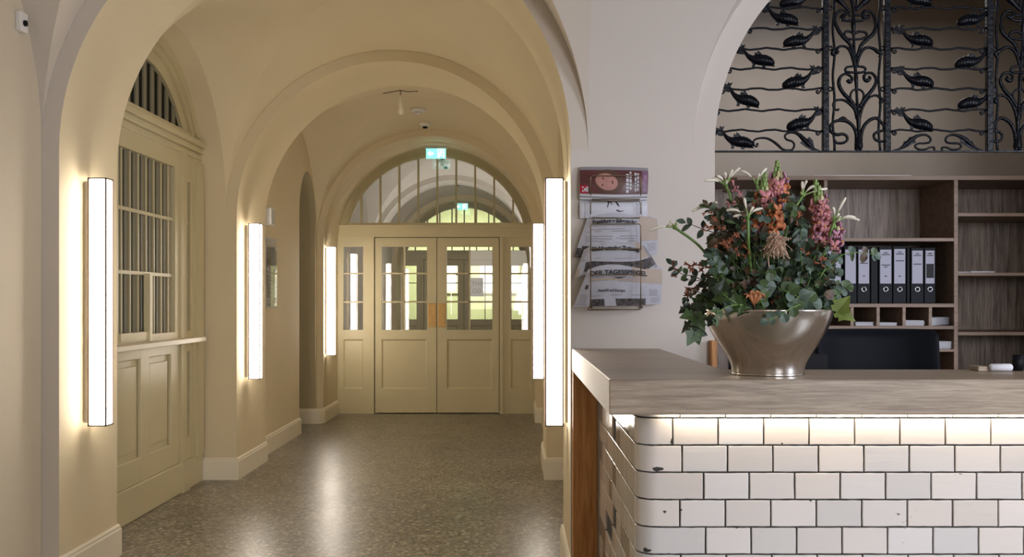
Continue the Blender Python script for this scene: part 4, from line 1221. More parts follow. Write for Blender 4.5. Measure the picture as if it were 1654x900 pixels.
# fish -------------------------------------------------------------
def fish_mesh():
    """fish facing +X, head at lower right, tail swept up at the left; about 0.165 m long; origin at the belly"""
    q = MB(); q.smooth = True
    # spine in px units (1 px = GS)
    sp_ = [(29, 6), (27, 4), (20, 0), (10, -4), (0, -5), (-10, -2), (-18, 4), (-24, 10), (-29, 15)]
    rv = [1.5, 5.5, 8.2, 9.2, 8.4, 6.2, 3.8, 2.6, 2.8]
    rv = [r for r in rv]
    pts = smoothpts([(a, -b, r) for (a, b), r in zip([(x, -(-y)) for x, y in [(29, 8), (27, 6), (20, 1), (10, -3), (0, -4), (-10, -1), (-18, 4), (-24, -3), (-29, -12)]], rv)], 4)
    # use an explicit clean spine: x to the right, z up
    pts = smoothpts([(30, -7, 1.2), (27.5, -6, 4.6), (21, -3, 7.4), (11, 0, 8.6), (1, 0, 7.9), (-9, 2, 5.6), (-17, 7, 3.6), (-23, 14, 2.5), (-27, 19, 2.2)], 4)
    q.tube([Vector((a * GS, 0, b * GS)) for a, b, r in pts], [r * GS for r in pts and [p[2] * 1.14 for p in pts]], 12)
    for v in q.v: v.y *= .75
    body = q
    # scale ridges
    for i in range(9):
        t = 6 + i * 2
        a, b, r = pts[t]
        ring = []
        q.tube([Vector((a * GS + .15 * r * GS, math.cos(th) * r * GS * .90, b * GS + math.sin(th) * r * GS * 1.18)) for th in [2 * PI * k / 12 for k in range(13)]], .0016, 5, cap=False)
    # gill and eyes
    for s in (-1, 1):
        q.ell((25.5 * GS, s * 3.6 * GS, -4 * GS), (1.5 * GS, 0, 0), (0, 1.2 * GS, 0), (0, 0, 1.5 * GS), 8, 5)
        q.tube([Vector((x * GS, s * y_ * GS, z * GS)) for x, y_, z in ((18, 5.2, 3), (16.5, 6.2, -1), (18.5, 5.4, -6))], .0018, 5)
    # open mouth
    q.tube([Vector((x * GS, 0, z * GS)) for x, z in ((26, -9), (29, -11), (31, -11))], [.005, .004, .0015], 6)
    # fins: flat solid plates
    def plate(out, t=.0035):
        n_ = len(out)
        q.smooth = False
        q.add([Vector((x * GS, -t, z * GS)) for x, z in out] + [Vector((x * GS, t, z * GS)) for x, z in out],
              [tuple(range(n_)), tuple(range(2 * n_ - 1, n_ - 1, -1))] + [(i, (i + 1) % n_, n_ + (i + 1) % n_, n_ + i) for i in range(n_)])
    plate([(10, 7), (4, 14), (-1, 17), (0, 12), (-5, 14), (-6, 9), (-8, 6)])
    plate([(16, -6), (14, -13), (10, -14), (8, -12), (8, -7)])
    plate([(-3, -6), (-6, -13), (-11, -12), (-9, -8), (-12, -3), (-7, -2)])
    plate([(-24, 14), (-25, 21), (-22, 28), (-27, 26), (-30, 28), (-31, 23), (-38, 26), (-43, 21), (-37, 17), (-33, 11), (-26, 10)])
    return q
fq = fish_mesh()
def place_fish(px, py, flip, rot=0.0, k=1.0):
    q = MB(); q.sm = list(fq.sm); q.f = [list(f) for f in fq.f]; q.m = list(fq.m)
    c, s = math.cos(rot), math.sin(rot)
    for v in fq.v:
        x, z = v.x * c - v.z * s, v.x * s + v.z * c
        q.v.append(Vector((gx(px) + (-x if flip else x) * k, YG + v.y, gz(py) + z * k)))
    return q.build('fish', M['iron'], gr)
for a, b, fl_, rt in ((1263, 30, 0, -.05), (1224, 97, 0, 0), (1200, 161, 0, -.12), (1190, 229, 0, 0), (1292, 66, 1, 0), (1290, 132, 1, -.08), (1297, 199, 1, -.10),
                      (1480, 65, 0, 0), (1481, 131, 0, 0), (1480, 200, 0, -.1), (1478, 0, 0, 0), (1573, 32, 1, 0), (1569, 100, 1, 0), (1574, 166, 1, 0), (1286, 2, 1, 0), (1320 - 40, -37, 0, 0)):
    place_fish(a, b, bool(fl_), rt, .90)

def scroll(name, curves, mir=None, flat=1):
    q = MB(); q.smooth = True
    for pts in curves:
        sm_ = smoothpts(pts, 5)
        q.tube([g3((mir - p[0]) if mir else p[0], p[1]) for p in sm_], [p[2] * GS * 1.2 for p in sm_], 8)
    return q.build(name, M['iron'], gr)
def zz(pts, ox, oy, k): return [(ox + x / k, oy + y / k, r) for x, y, r in pts]
# centre stem panel, drawn from two zooms (lower and upper)
K = 6.925
def lo(*p): return zz(p, 1330, 120, K)
def hi(*p): return zz(p, 1330, 0, K)
for mir in (None, MIR):
    scroll('stem', [lo((395, 820, 6), (393, 760, 5.5), (392, 640, 2.6), (393, 520, 3.2), (385, 460, 3.6), (380, 380, 2.4), (372, 200, 2), (365, 40, 3), (360, -30, 2)),
                    hi((362, 880, 2), (355, 720, 2.4), (345, 560, 2), (338, 400, 2), (335, 280, 3.4), (335, 200, 2.4), (335, 120, 2.4), (325, 40, 2.6), (310, -60, 2.8), (306, -300, 2.4))], mir)
    scroll('base_scroll', [lo((372, 760, 2.8), (365, 660, 2.6), (330, 580, 2.4), (270, 530, 2.6), (210, 515, 2.6), (150, 520, 2.2), (95, 550, 1.9), (72, 600, 1.9), (85, 645, 2.2), (150, 675, 2.4), (215, 668, 2.2), (262, 695, 2), (262, 740, 2), (215, 768, 2), (150, 768, 2), (125, 745, 2.6)),
                           lo((415, 760, 2.8), (425, 660, 2.6), (460, 570, 2.6), (520, 510, 2.6), (590, 490, 2.4), (640, 530, 2.2), (675, 580, 2), (665, 625, 2), (600, 645, 2), (565, 680, 2), (580, 730, 2), (640, 752, 2), (690, 735, 2), (700, 690, 2.6)),
                           lo((180, 505, 2), (215, 488, 2.6), (250, 510, 2.4), (285, 540, 1.6))], mir)
    scroll('leaf_scroll', [lo((378, 500, 2.6), (355, 400, 2.6), (300, 335, 2.4), (240, 295, 2), (180, 285, 1.8), (130, 300, 1.8), (110, 345, 1.8), (130, 390, 1.6), (160, 400, 1.6), (172, 385, 1.6)),
                           lo((400, 500, 2.4), (425, 400, 2.4), (470, 310, 2), (520, 255, 1.8), (580, 235, 1.8), (625, 255, 2), (652, 290, 2.8), (630, 325, 2.2)),
                           lo((350, 350, 2.2), (310, 300, 1.6), (303, 230, 1.6), (330, 180, 1.6), (372, 168, 1.5), (420, 180, 1.6), (450, 225, 1.6), (440, 290, 1.8), (400, 360, 2))], mir)
    scroll('heart_scroll', [lo((365, 380, 2.6), (310, 300, 2.8), (230, 220, 2.8), (185, 150, 2.8), (172, 90, 2.6), (190, 30, 2.2), (240, -5, 2), (295, 15, 2), (320, 55, 2.2), (290, 85, 3), (265, 60, 2.4)),
                            lo((400, 370, 2.6), (470, 260, 2.8), (540, 180, 2.8), (585, 100, 2.4), (585, 40, 2.2), (545, -10, 2), (490, -15, 2), (455, 15, 2), (460, 60, 2.4), (490, 70, 3), (520, 45, 2.4), (505, 20, 1.6))], mir)
    scroll('collar', [hi((240, 790, 1.8), (265, 750, 1.8), (360, 740, 1.8), (450, 752, 1.8), (470, 782, 1.8), (440, 808, 1.8), (360, 812, 1.8), (270, 805, 1.8), (240, 790, 1.8)),
                      hi((232, 400, 1.8), (245, 360, 1.8), (290, 350, 1.8), (345, 375, 1.8), (400, 352, 1.8), (465, 362, 1.8), (485, 400, 1.8), (440, 430, 1.8), (345, 440, 1.8), (265, 430, 1.8), (232, 400, 1.8)),
                      hi((200, 215, 2.4), (260, 230, 2), (345, 232, 2), (430, 228, 2), (490, 190, 2.2), (430, 170, 2), (345, 170, 1.8))], mir)
    scroll('side_scroll', [hi((352, 740, 2.6), (320, 620, 2.6), (280, 545, 2.2), (220, 515, 1.9), (165, 530, 2), (145, 570, 2.6), (170, 590, 2.8)), hi((120, 560, 3), (100, 600, 3), (140, 615, 2.4)),
                           hi((370, 740, 2.4), (395, 640, 2.4), (440, 560, 2.2), (500, 530, 2), (560, 545, 2.4), (610, 580, 3), (645, 600, 2.4), (625, 640, 2))], mir)
    scroll('upper_heart', [hi((345, 640, 2), (300, 500, 2.6), (210, 400, 2.8), (150, 300, 2.6), (128, 220, 2.2), (150, 150, 2), (210, 115, 2), (270, 140, 1.8), (300, 190, 1.8)), hi((205, 210, 4), (225, 175, 3.4), (255, 160, 2)),
                           hi((375, 640, 2), (420, 510, 2.6), (500, 430, 2.6), (560, 370, 2.8), (585, 280, 2.4), (560, 170, 2.2), (510, 125, 2), (455, 130, 2.4), (445, 180, 3.2), (490, 195, 2.6), (515, 165, 2)),
                           hi((300, 140, 2.2), (230, 60, 2.6), (160, -10, 4), (120, -60, 4), (90, -120, 2)), hi((360, 120, 2.2), (420, 60, 3), (480, 0, 5), (530, -60, 4), (560, -120, 2)), hi((352, 130, 1.8), (370, 40, 1.8), (375, -80, 1.8), (360, -200, 1.5))], mir)
    for px, seed in ((1346.5, 1), (1420.5, 2)):
        q = MB(); q.smooth = True; x = (MIR - px) if mir else px
        top_ = 485 - (arch_h(gx(x)) - 1.35) / GS
        n_ = 50
        q.tube([g3(x + 1.4 * math.sin(i * .55 + seed), 245 + (top_ - 245) * i / n_, .0) for i in range(n_ + 1)], .0062, 7)
        q.build('wavy_upright', M['iron'], gr)
    q = MB(); q.smooth = True
    for px in (1341, 1425.5):
        for py in (13, 78, 144):
            x = (MIR - px) if mir else px
            q.tube([g3(x + 3 * math.cos(2 * PI * i / 12), py + 3 * math.sin(2 * PI * i / 12)) for i in range(13)], .0042, 6, cap=False)
    q.build('joining_rings', M['iron'], gr)
    q = MB(); q.smooth = True
    x = (MIR - 1386.5) if mir else 1386.5
    for dx in (-3, 3): q.ell(g3(x + dx, 240), (3.6 * GS, 0, 0), (0, 3 * GS, 0), (0, 0, 3.6 * GS))
    q.build('foot_balls', M['iron'], gr)
# leafy scrolls along the bottom
def leafplate(q, outline):
    t = .004; n_ = len(outline); q.smooth = False
    q.add([g3(x, y, -t) for x, y in outline] + [g3(x, y, t) for x, y in outline], [tuple(range(n_)), tuple(range(2 * n_ - 1, n_ - 1, -1))] + [(i, (i + 1) % n_, n_ + (i + 1) % n_, n_ + i) for i in range(n_)])
def bottom_left():
    q = MB(); q.smooth = True
    k = 6.92; c = lambda *p: zz(p, 1155, 120, k)
    for pts in (c((462, 790, 1.8), (478, 775, 1.6), (465, 810, 1.4), (435, 790, 1.5), (435, 740, 1.6), (490, 715, 1.7), (570, 715, 1.9), (640, 745, 2.2), (700, 790, 2.4), (750, 835, 2), (810, 850, 1.8), (865, 840, 1.8), (885, 790, 1.8), (860, 750, 1.8), (800, 730, 1.8), (780, 690, 1.8), (810, 660, 1.8), (870, 650, 2.2), (930, 670, 3), (985, 720, 4), (1040, 780, 4.5), (1100, 830, 2), (1160, 852, 1.4)),):
        sm_ = smoothpts(pts, 5); q.tube([g3(p[0], p[1]) for p in sm_], [p[2] * GS for p in sm_], 8)
    leafplate(q, [(1155 + x / k, 120 + y / k) for x, y in ((910, 655), (960, 665), (990, 700), (1010, 735), (1050, 700), (1090, 740), (1110, 830), (1160, 855), (1080, 850), (1010, 810), (950, 765), (975, 745), (940, 700))])
    q.build('leafy_scroll', M['iron'], gr)
bottom_left()
for mir in (None, MIR):
    q = MB(); q.smooth = True; k = 6.265
    pts = zz(((740, 370, 1.8), (748, 395, 1.6), (745, 365, 1.5), (700, 365, 1.7), (650, 385, 1.8), (590, 385, 1.9), (550, 355, 1.8), (580, 325, 1.8), (650, 322, 1.8), (700, 310, 1.9), (705, 270, 1.9), (660, 238, 2), (600, 240, 2.4), (540, 265, 3.4), (470, 320, 4), (400, 375, 2.2), (330, 398, 1.4)), 1390, 180, k)
    sm_ = smoothpts(pts, 5); X_ = (lambda p: (MIR - p) if mir else p)
    q.tube([g3(X_(p[0]), p[1]) for p in sm_], [p[2] * GS for p in sm_], 8)
    leafplate(q, [(X_(1390 + x / k), 180 + y / k) for x, y in ((600, 235), (540, 250), (490, 262), (470, 300), (440, 300), (420, 350), (360, 398), (440, 380), (510, 340), (560, 315), (550, 290))])
    q.build('leafy_scroll', M['iron'], gr)

# ================================================================== FLOWERS
M['euc'] = mat('grey_green_leaf', (.068, .110, .080), .5, var=.35, vscale=30)
M['dleaf'] = mat('dark_green_leaf', (.012, .026, .010), .45, var=.4, vscale=40)
M['mleaf'] = mat('mid_green_leaf', (.042, .078, .020), .5, var=.35, vscale=40)
M['bleaf'] = mat('brownish_leaf', (.075, .045, .022), .5, var=.4, vscale=40)
M['yleaf'] = mat('yellow_green_leaf', (.14, .19, .035), .45, var=.3, vscale=30)
M['stem'] = mat('green_stem', (.13, .24, .05), .5)
M['bstem'] = mat('brown_stem', (.07, .04, .025), .6)
M['whitep'] = mat('white_petal', (.78, .74, .62), .5)
M['bud'] = mat('green_bud', (.22, .32, .10), .5)
M['creamb'] = mat('cream_bud', (.55, .50, .28), .5)
M['pink'] = mat('dusky_pink_petal', (.52, .21, .23), .5, var=.3, vscale=60)
M['mauve'] = mat('mauve_petal', (.42, .20, .30), .5, var=.3, vscale=60)
M['orange'] = mat('orange_petal', (.60, .20, .09), .5, var=.25, vscale=60)
M['yellow'] = mat('yellow_throat', (.62, .30, .06), .5)
M['rust'] = mat('rust_flower', (.28, .09, .04), .5, var=.3, vscale=60)
M['dry'] = mat('dry_beige_seedhead', (.56, .38, .27), .7, var=.25, vscale=90)
R = random.Random(11)
def rv(r_, k=1): return Vector((r_.gauss(0, 1), r_.gauss(0, 1), r_.gauss(0, 1))).normalized() * k
LEAF = {'round': [(0, .0), (.12, .30), (.35, .50), (.6, .52), (.82, .36), (.95, .14), (1, 0)],
        'oval': [(0, 0), (.15, .16), (.4, .30), (.65, .28), (.85, .14), (1, 0)],
        'lance': [(0, 0), (.2, .10), (.5, .15), (.8, .08), (1, 0)],
        'ivy': [(0, .03), (-.08, .22), (.08, .42), (.22, .30), (.34, .56), (.52, .30), (.70, .20), (.86, .1), (1, 0)]}
def leaf(mb, base, d, nrm, L, kind='oval', fold=.25, curl=.25):
    d = d.normalized(); s = d.cross(nrm)
    if s.length < 1e-4: s = d.cross(Vector((0, .3, 1)))
    s.normalize(); nn_ = s.cross(d).normalized()
    pr = LEAF[kind]
    def q(t, w_, sg): return base + d * (t * L) + s * (w_ * L * sg) + nn_ * (L * (fold * w_ - curl * t * t))
    mid = [base + d * (max(0, t) * L) + nn_ * (-L * curl * t * t) for t, w_ in pr]
    mb.smooth = True
    for sg in (1, -1):
        e = [q(t, w_, sg) for t, w_ in pr]
        n_ = len(pr)
        mb.add(mid + e, [(i, i + 1, n_ + i + 1, n_ + i) for i in range(n_ - 1)])
S_ = 2.985
def F(px, py, dy=0.0):
    return P(px, py, S_ + dy)
def branch(name, label, cat, path, leafkind, L, every, mats, group, r0=.0022, dys=None, seed=0, extra=None, pair=True):
    r_ = random.Random(seed)
    dys = dys or [0] * len(path)
    pts = [tuple(F(a, b, c)) for (a, b), c in zip(path, dys)]
    sm_ = smoothpts(pts, 7); n_ = len(sm_)
    root = thing(name, label, cat, Vector(pts[0]), group)
    q = MB(); q.smooth = True; q.tube([Vector(p) for p in sm_], [r0 * (1 - .6 * i / n_) for i in range(n_)], 6)
    q.build('stem', mats[0], root)
    q = MB(); k = 0; i = 2
    while i < n_:
        p = Vector(sm_[i]); t = (Vector(sm_[min(i + 1, n_ - 1)]) - Vector(sm_[max(i - 1, 0)])).normalized()
        for sg in ((1, -1) if pair else ((1,) if k % 2 else (-1,))):
            side = (t.cross(Vector((0, 1, 0))) * sg + rv(r_, .45) + t * .5).normalized()
            q.cur = r_.randrange(len(mats) - 1)
            leaf(q, p, side, (Vector((0, -1, .5)) + rv(r_, .5)).normalized(), L * r_.uniform(.7, 1.15), leafkind, .2, r_.uniform(.0, .4))
        i += every; k += 1
    t = (Vector(sm_[-1]) - Vector(sm_[-3])).normalized(); leaf(q, Vector(sm_[-1]), t, Vector((0, -1, .4)), L * .9, leafkind)
    q.build('leaves', mats[1:], root)
    if extra: extra(root, [Vector(p) for p in sm_])
    return root
def trumpet(q, c, d, L, r_, col_i=0):
    """small tubular flower with flaring lips"""
    d = d.normalized(); q.cur = col_i; q.smooth = True
    u = d.orthogonal().normalized(); v = d.cross(u)
    q.tube([c, c + d * L * .5, c + d * L], [L * .10, L * .16, L * .24], 7)
    for k in range(4):
        a = 2 * PI * k / 4 + r_.uniform(-.3, .3); o = (u * math.cos(a) + v * math.sin(a))
        q.tube(smoothpts([tuple(c + d * L * .85), tuple(c + d * L * 1.1 + o * L * .3), tuple(c + d * L * 1.02 + o * L * .6)], 3), [L * .14, L * .15, L * .13, L * .11, L * .08, L * .06, L * .02], 5, flat=.4)
def rust_flowers(cs, m='rust', L=.022):
    def ex(root, pts):
        r_ = random.Random(len(cs)); q = MB()
        for (a, b, n_) in cs:
            c = F(a, b, -.01)
            for k in range(n_): trumpet(q, c + rv(r_, .004), (rv(r_) + Vector((-.3, -.5, .1))), L * r_.uniform(.7, 1.1), r_)
        q.build('blossoms', M[m], root)
    return ex
BS, G1, G2 = M['bstem'], 'leafy branches in the metal bowl', 'ivy sprigs in the metal bowl'
branch('honeysuckle_branch', 'brown twig with small dark leaves and rust flowers, reaching furthest left', 'flower branch', [(1200, 480), (1160, 470), (1125, 448), (1100, 442), (1086, 428)], 'oval', .030, 4, [BS, M['dleaf'], M['mleaf']], G1, seed=1, dys=[0, -.02, -.03, -.03, -.03], extra=rust_flowers([(1090, 434, 3), (1115, 431, 4), (1137, 431, 4)]))
branch('honeysuckle_branch', 'drooping twig with a red-brown star flower at lower left', 'flower branch', [(1200, 485), (1165, 478), (1135, 474), (1118, 470), (1108, 482)], 'oval', .022, 5, [BS, M['dleaf'], M['bleaf']], G1, seed=2, dys=[0, -.03, -.05, -.05, -.05], extra=rust_flowers([(1114, 468, 5)]))
branch('honeysuckle_branch', 'twig with small leaves running between the two left flower twigs', 'flower branch', [(1200, 470), (1165, 462), (1138, 455), (1112, 452)], 'oval', .026, 4, [BS, M['dleaf'], M['mleaf']], G1, seed=3, dys=[0, 0, -.01, -.01])
branch('eucalyptus_branch', 'dark leafy branch pointing left below the longest white bud', 'foliage branch', [(1210, 430), (1170, 385), (1135, 370), (1108, 360)], 'oval', .034, 4, [BS, M['dleaf'], M['euc']], G1, seed=4, dys=[0, .02, .02, .02])
branch('eucalyptus_branch', 'leafy branch with brown buds at the upper left of the bouquet', 'foliage branch', [(1215, 420), (1180, 375), (1155, 350), (1143, 333)], 'oval', .028, 3, [BS, M['bleaf'], M['dleaf'], M['mleaf']], G1, seed=5, dys=[0, 0, 0, 0], extra=rust_flowers([(1142, 344, 2), (1160, 350, 3), (1168, 366, 2), (1176, 395, 4), (1186, 385, 3)], 'rust', .017))
branch('eucalyptus_branch', 'dark branch standing up left of the foremost white flower', 'foliage branch', [(1215, 430), (1195, 380), (1185, 330), (1180, 292)], 'oval', .026, 3, [BS, M['mleaf'], M['bleaf']], G1, seed=6, dys=[0, .03, .04, .04], extra=rust_flowers([(1187, 300, 3), (1195, 312, 3), (1180, 330, 4)], 'pink', .016))
branch('ivy_sprig', 'lobed ivy leaves hanging over the left rim of the bowl', 'ivy', [(1190, 490), (1150, 485), (1128, 500), (1118, 520), (1122, 535)], 'ivy', .050, 5, [BS, M['mleaf'], M['dleaf']], G2, seed=7, dys=[-.05, -.10, -.11, -.11, -.11])
branch('ivy_sprig', 'dark berried sprig just above the hanging ivy on the left', 'ivy', [(1180, 485), (1150, 482), (1125, 488), (1108, 498)], 'ivy', .030, 4, [BS, M['dleaf'], M['mleaf']], G2, seed=8, dys=[-.03, -.06, -.07, -.07])
branch('ivy_sprig', 'pale thin sprig drooping across the front rim of the bowl', 'ivy', [(1310, 485), (1280, 497), (1258, 510), (1240, 518)], 'round', .026, 5, [M['stem'], M['euc'], M['mleaf']], G2, seed=9, dys=[-.12, -.195, -.205, -.21])
branch('eucalyptus_branch', 'grey-green sprig crossing in front of the binder labels', 'foliage branch', [(1310, 450), (1335, 435), (1360, 412), (1390, 408), (1412, 412)], 'round', .027, 5, [M['stem'], M['euc'], M['mleaf'], M['bleaf']], G1, seed=10, dys=[0, -.02, -.03, -.03, -.03])
branch('eucalyptus_branch', 'grey-green round leaves bulging out at the lower right', 'foliage branch', [(1300, 480), (1330, 490), (1352, 478), (1366, 462)], 'round', .027, 3, [M['stem'], M['euc'], M['euc'], M['mleaf']], G1, seed=12, dys=[-.05, -.08, -.09, -.08])
branch('ivy_sprig', 'broad yellow-green lobed leaf sticking out over the right rim', 'ivy', [(1310, 492), (1335, 498), (1352, 504)], 'ivy', .062, 12, [M['stem'], M['yleaf']], G2, seed=13, dys=[-.05, -.10, -.12], pair=False)
branch('eucalyptus_branch', 'large grey-green leaves in front, above the middle of the rim', 'foliage branch', [(1270, 495), (1265, 470), (1290, 480), (1312, 488)], 'round', .038, 4, [M['stem'], M['euc'], M['mleaf']], G1, seed=14, dys=[-.1, -.16, -.17, -.17])
branch('eucalyptus_branch', 'blue-green branch in the left middle of the bouquet', 'foliage branch', [(1200, 490), (1170, 450), (1155, 425), (1150, 405)], 'round', .028, 3, [M['stem'], M['euc'], M['euc'], M['dleaf']], G1, seed=15, dys=[-.05, -.10, -.10, -.09])
branch('eucalyptus_branch', 'small-leaved blue-green branch standing left of the pink spike', 'foliage branch', [(1290, 480), (1296, 440), (1292, 395), (1296, 362)], 'round', .022, 2, [M['stem'], M['euc'], M['euc'], M['dleaf']], G1, seed=16, dys=[-.05, -.08, -.08, -.05])
branch('ivy_sprig', 'ivy leaves climbing from the left rim into the bouquet', 'ivy', [(1215, 500), (1185, 488), (1165, 470), (1160, 450)], 'ivy', .045, 4, [M['stem'], M['mleaf'], M['dleaf']], G2, seed=17, dys=[-.14, -.17, -.15, -.12])
branch('ivy_sprig', 'ivy leaf trail poking over the inner left rim, pointing down', 'ivy', [(1205, 492), (1180, 494), (1162, 503), (1152, 515)], 'ivy', .034, 6, [M['stem'], M['dleaf'], M['mleaf']], G2, seed=19, dys=[-.15, -.19, -.205, -.2])
branch('eucalyptus_branch', 'grey-green leaves low in the centre above the bowl', 'foliage branch', [(1235, 500), (1228, 480), (1238, 462), (1250, 450)], 'round', .028, 3, [M['stem'], M['euc'], M['mleaf']], G1, seed=18, dys=[-.14, -.17, -.16, -.13])

# the tangle in the middle
q = MB(); RR = random.Random(5)
EL = [((1240, 465), 90, 38, 420), ((1185, 435), 50, 55, 190), ((1300, 440), 52, 52, 190), ((1235, 410), 62, 45, 200), ((1160, 478), 42, 26, 90), ((1325, 470), 34, 30, 80),
      ((1188, 375), 26, 42, 70), ((1285, 375), 22, 34, 50), ((1240, 485), 85, 20, 230), ((1330, 430), 22, 30, 40), ((1165, 400), 22, 26, 50), ((1212, 352), 46, 34, 120), ((1272, 348), 34, 34, 70), ((1168, 352), 22, 18, 45)]
for (cx_, cy_), rx, ry, n_ in EL:
    for i in range(n_):
        d = rv(RR) * (RR.random() ** .45)
        px, py, dy = cx_ + d.x * rx, cy_ + d.z * ry, d.y * .14
        p = F(px, py, dy)
        inside = math.hypot(p.x - BX, p.y - BY)
        if p.z < BZ + .205 and inside > .17: continue
        outward = (p - Vector((BX, BY, 1.38)))
        dr = (outward.normalized() * .6 + rv(RR) * .8 + Vector((0, -.1, -.15)))
        q.cur = RR.choice((0, 0, 0, 1, 1, 2, 3, 3) if px < 1235 else (0, 0, 0, 1, 2, 2, 3, 1))
        leaf(q, p, dr, (Vector((0, -1, .7)) + rv(RR, .7)), RR.uniform(.014, .038), RR.choice(('round', 'oval', 'oval', 'ivy', 'lance')), .2, RR.uniform(0, .4))
q.smooth = True
for i in range(60):
    b_ = Vector((BX + RR.uniform(-.11, .11), BY + RR.uniform(-.11, .11), BZ + .10)); e = F(RR.uniform(1165, 1320), RR.uniform(380, 470), RR.uniform(-.1, .1))
    q.cur = 4
    q.tube([b_, b_.lerp(e, .5) + rv(RR, .012), e], [.002, .0016, .001], 5)
for (fx_, fy_, n_) in ((1152, 356, 3), (1170, 372, 3), (1186, 383, 5), (1178, 398, 4), (1160, 395, 3), (1200, 365, 4), (1206, 400, 3), (1290, 352, 3), (1326, 424, 5), (1146, 372, 3), (1192, 410, 3), (1300, 410, 2), (1250, 480, 2)):
    for k_ in range(n_): trumpet(q, F(fx_, fy_, -.11) + rv(RR, .008), rv(RR) + Vector((0, -.6, 0)), RR.uniform(.012, .018), RR, 5)
fo = q.build('foliage_tangle', [M['dleaf'], M['mleaf'], M['euc'], M['bleaf'], M['stem'], M['rust']], loc=(BX, BY, BZ + .10))
tag(fo, 'dense tangle of green leaves filling the middle of the metal bowl', 'foliage'); fo['kind'] = 'stuff'

# snapdragon spikes
def snap(label, path, dy, y0, y1, y2, cols_, seed, wid=11, n=26):
    """y0 tip, y1 where buds end and blossoms start, y2 lowest blossom (photo rows)"""
    r_ = random.Random(seed)
    pts = [F(a, b, dy) for a, b in path]
    root = thing('snapdragon', label, 'snapdragon', pts[0], 'snapdragon spikes in the bouquet')
    sm_ = [Vector(p) for p in smoothpts([tuple(p) for p in pts], 8)]
    q = MB(); q.smooth = True; q.tube(sm_, [.0028 - .0016 * i / len(sm_) for i in range(len(sm_))], 7); q.build('stem', M['stem'], root)
    def at_row(py):
        z = F(0, py, dy).z
        return min(sm_, key=lambda p: abs(p.z - z))
    q = MB(); q.smooth = True
    k = 0; py = y0
    while py < y1:
        c = at_row(py); f_ = (py - y0) / max(1, y1 - y0)
        a = k * 2.4; o = Vector((math.cos(a), math.sin(a), 0)); L = .0045 + .0055 * f_
        q.cur = 0 if f_ < .6 or r_.random() < .4 else 1
        q.ell(c + o * (.003 + .010 * f_), o.cross(Vector((0, 0, 1))) * L * .7, o * L * .7, Vector((0, 0, L * 1.35)), 7, 5)
        k += 1; py += 1.35
    q.build('buds', [M['bud'], M['creamb']], root)
    q = MB()
    for i in range(n):
        py = y1 + (y2 - y1) * (i + .5) / n; c = at_row(py)
        a = i * 2.4 + r_.uniform(-.3, .3); o = Vector((math.cos(a), math.sin(a), r_.uniform(-.1, .25))).normalized()
        u = o.cross(Vector((0, 0, 1))).normalized(); w_ = u.cross(o).normalized()
        rr_ = wid * S_ / 1600 * r_.uniform(.6, 1)
        c2 = c + o * rr_
        q.smooth = True; q.cur = r_.randrange(len(cols_))
        q.tube([c + o * .002, c + o * rr_ * .6, c2], [.003, .0055, .0065], 7)
        s = .0112 * r_.uniform(.75, 1.3)
        for sg in (-1, 1):     # upper lip, two lobes standing up
            q.ell(c2 + w_ * s * .9 + u * sg * s * .55, u * s * .75, o * s * .32, (w_ + u * sg * .4 - o * .2) * s * .95, 7, 5)
        for kk in (-1, 0, 1):  # lower lip, three lobes turned down
            q.ell(c2 - w_ * s * .75 + u * kk * s * .75 + o * s * .35, u * s * .55, o * s * .4, (w_ * .8 + o * .5) * s * .7, 7, 5)
        q.cur = len(cols_)
        q.ell(c2 + o * s * .4 - w_ * s * .1, u * s * .36, o * s * .4, w_ * s * .25, 7, 5)
    q.build('blossoms', [M[c] for c in cols_] + [M['yellow']], root)
snap('tallest snapdragon spike, green tip with mauve and pink blossoms', [(1240, 470), (1246, 400), (1258, 330), (1255, 262)], .03, 261, 291, 335, ['mauve', 'pink', 'orange'], 1, 15, 20)
snap('snapdragon with cream buds and orange-pink blossoms left of the tallest one', [(1225, 470), (1229, 400), (1232, 340), (1235, 280)], .0, 280, 320, 362, ['orange', 'pink', 'pink'], 2, 15, 17)
snap('short bright orange snapdragon below the tallest one', [(1248, 470), (1250, 420), (1251, 380), (1249, 333)], -.05, 333, 338, 375, ['orange', 'orange', 'orange'], 3, 12, 16)
snap('right-hand snapdragon with green tip and pink blossoms before the shelf post', [(1300, 470), (1315, 420), (1328, 360), (1317, 292)], .0, 291, 325, 396, ['mauve', 'pink', 'pink', 'orange'], 4, 15, 26)
snap('low pink snapdragon blossoms at the right, above the first binder label', [(1310, 470), (1335, 430), (1346, 398), (1347, 366)], -.02, 364, 372, 402, ['mauve', 'pink'], 5, 11, 9)
snap('dark orange snapdragon blossoms behind the foremost white flower', [(1215, 470), (1218, 420), (1220, 380), (1222, 345)], -.02, 343, 348, 372, ['rust', 'orange', 'mauve'], 6, 12, 11)
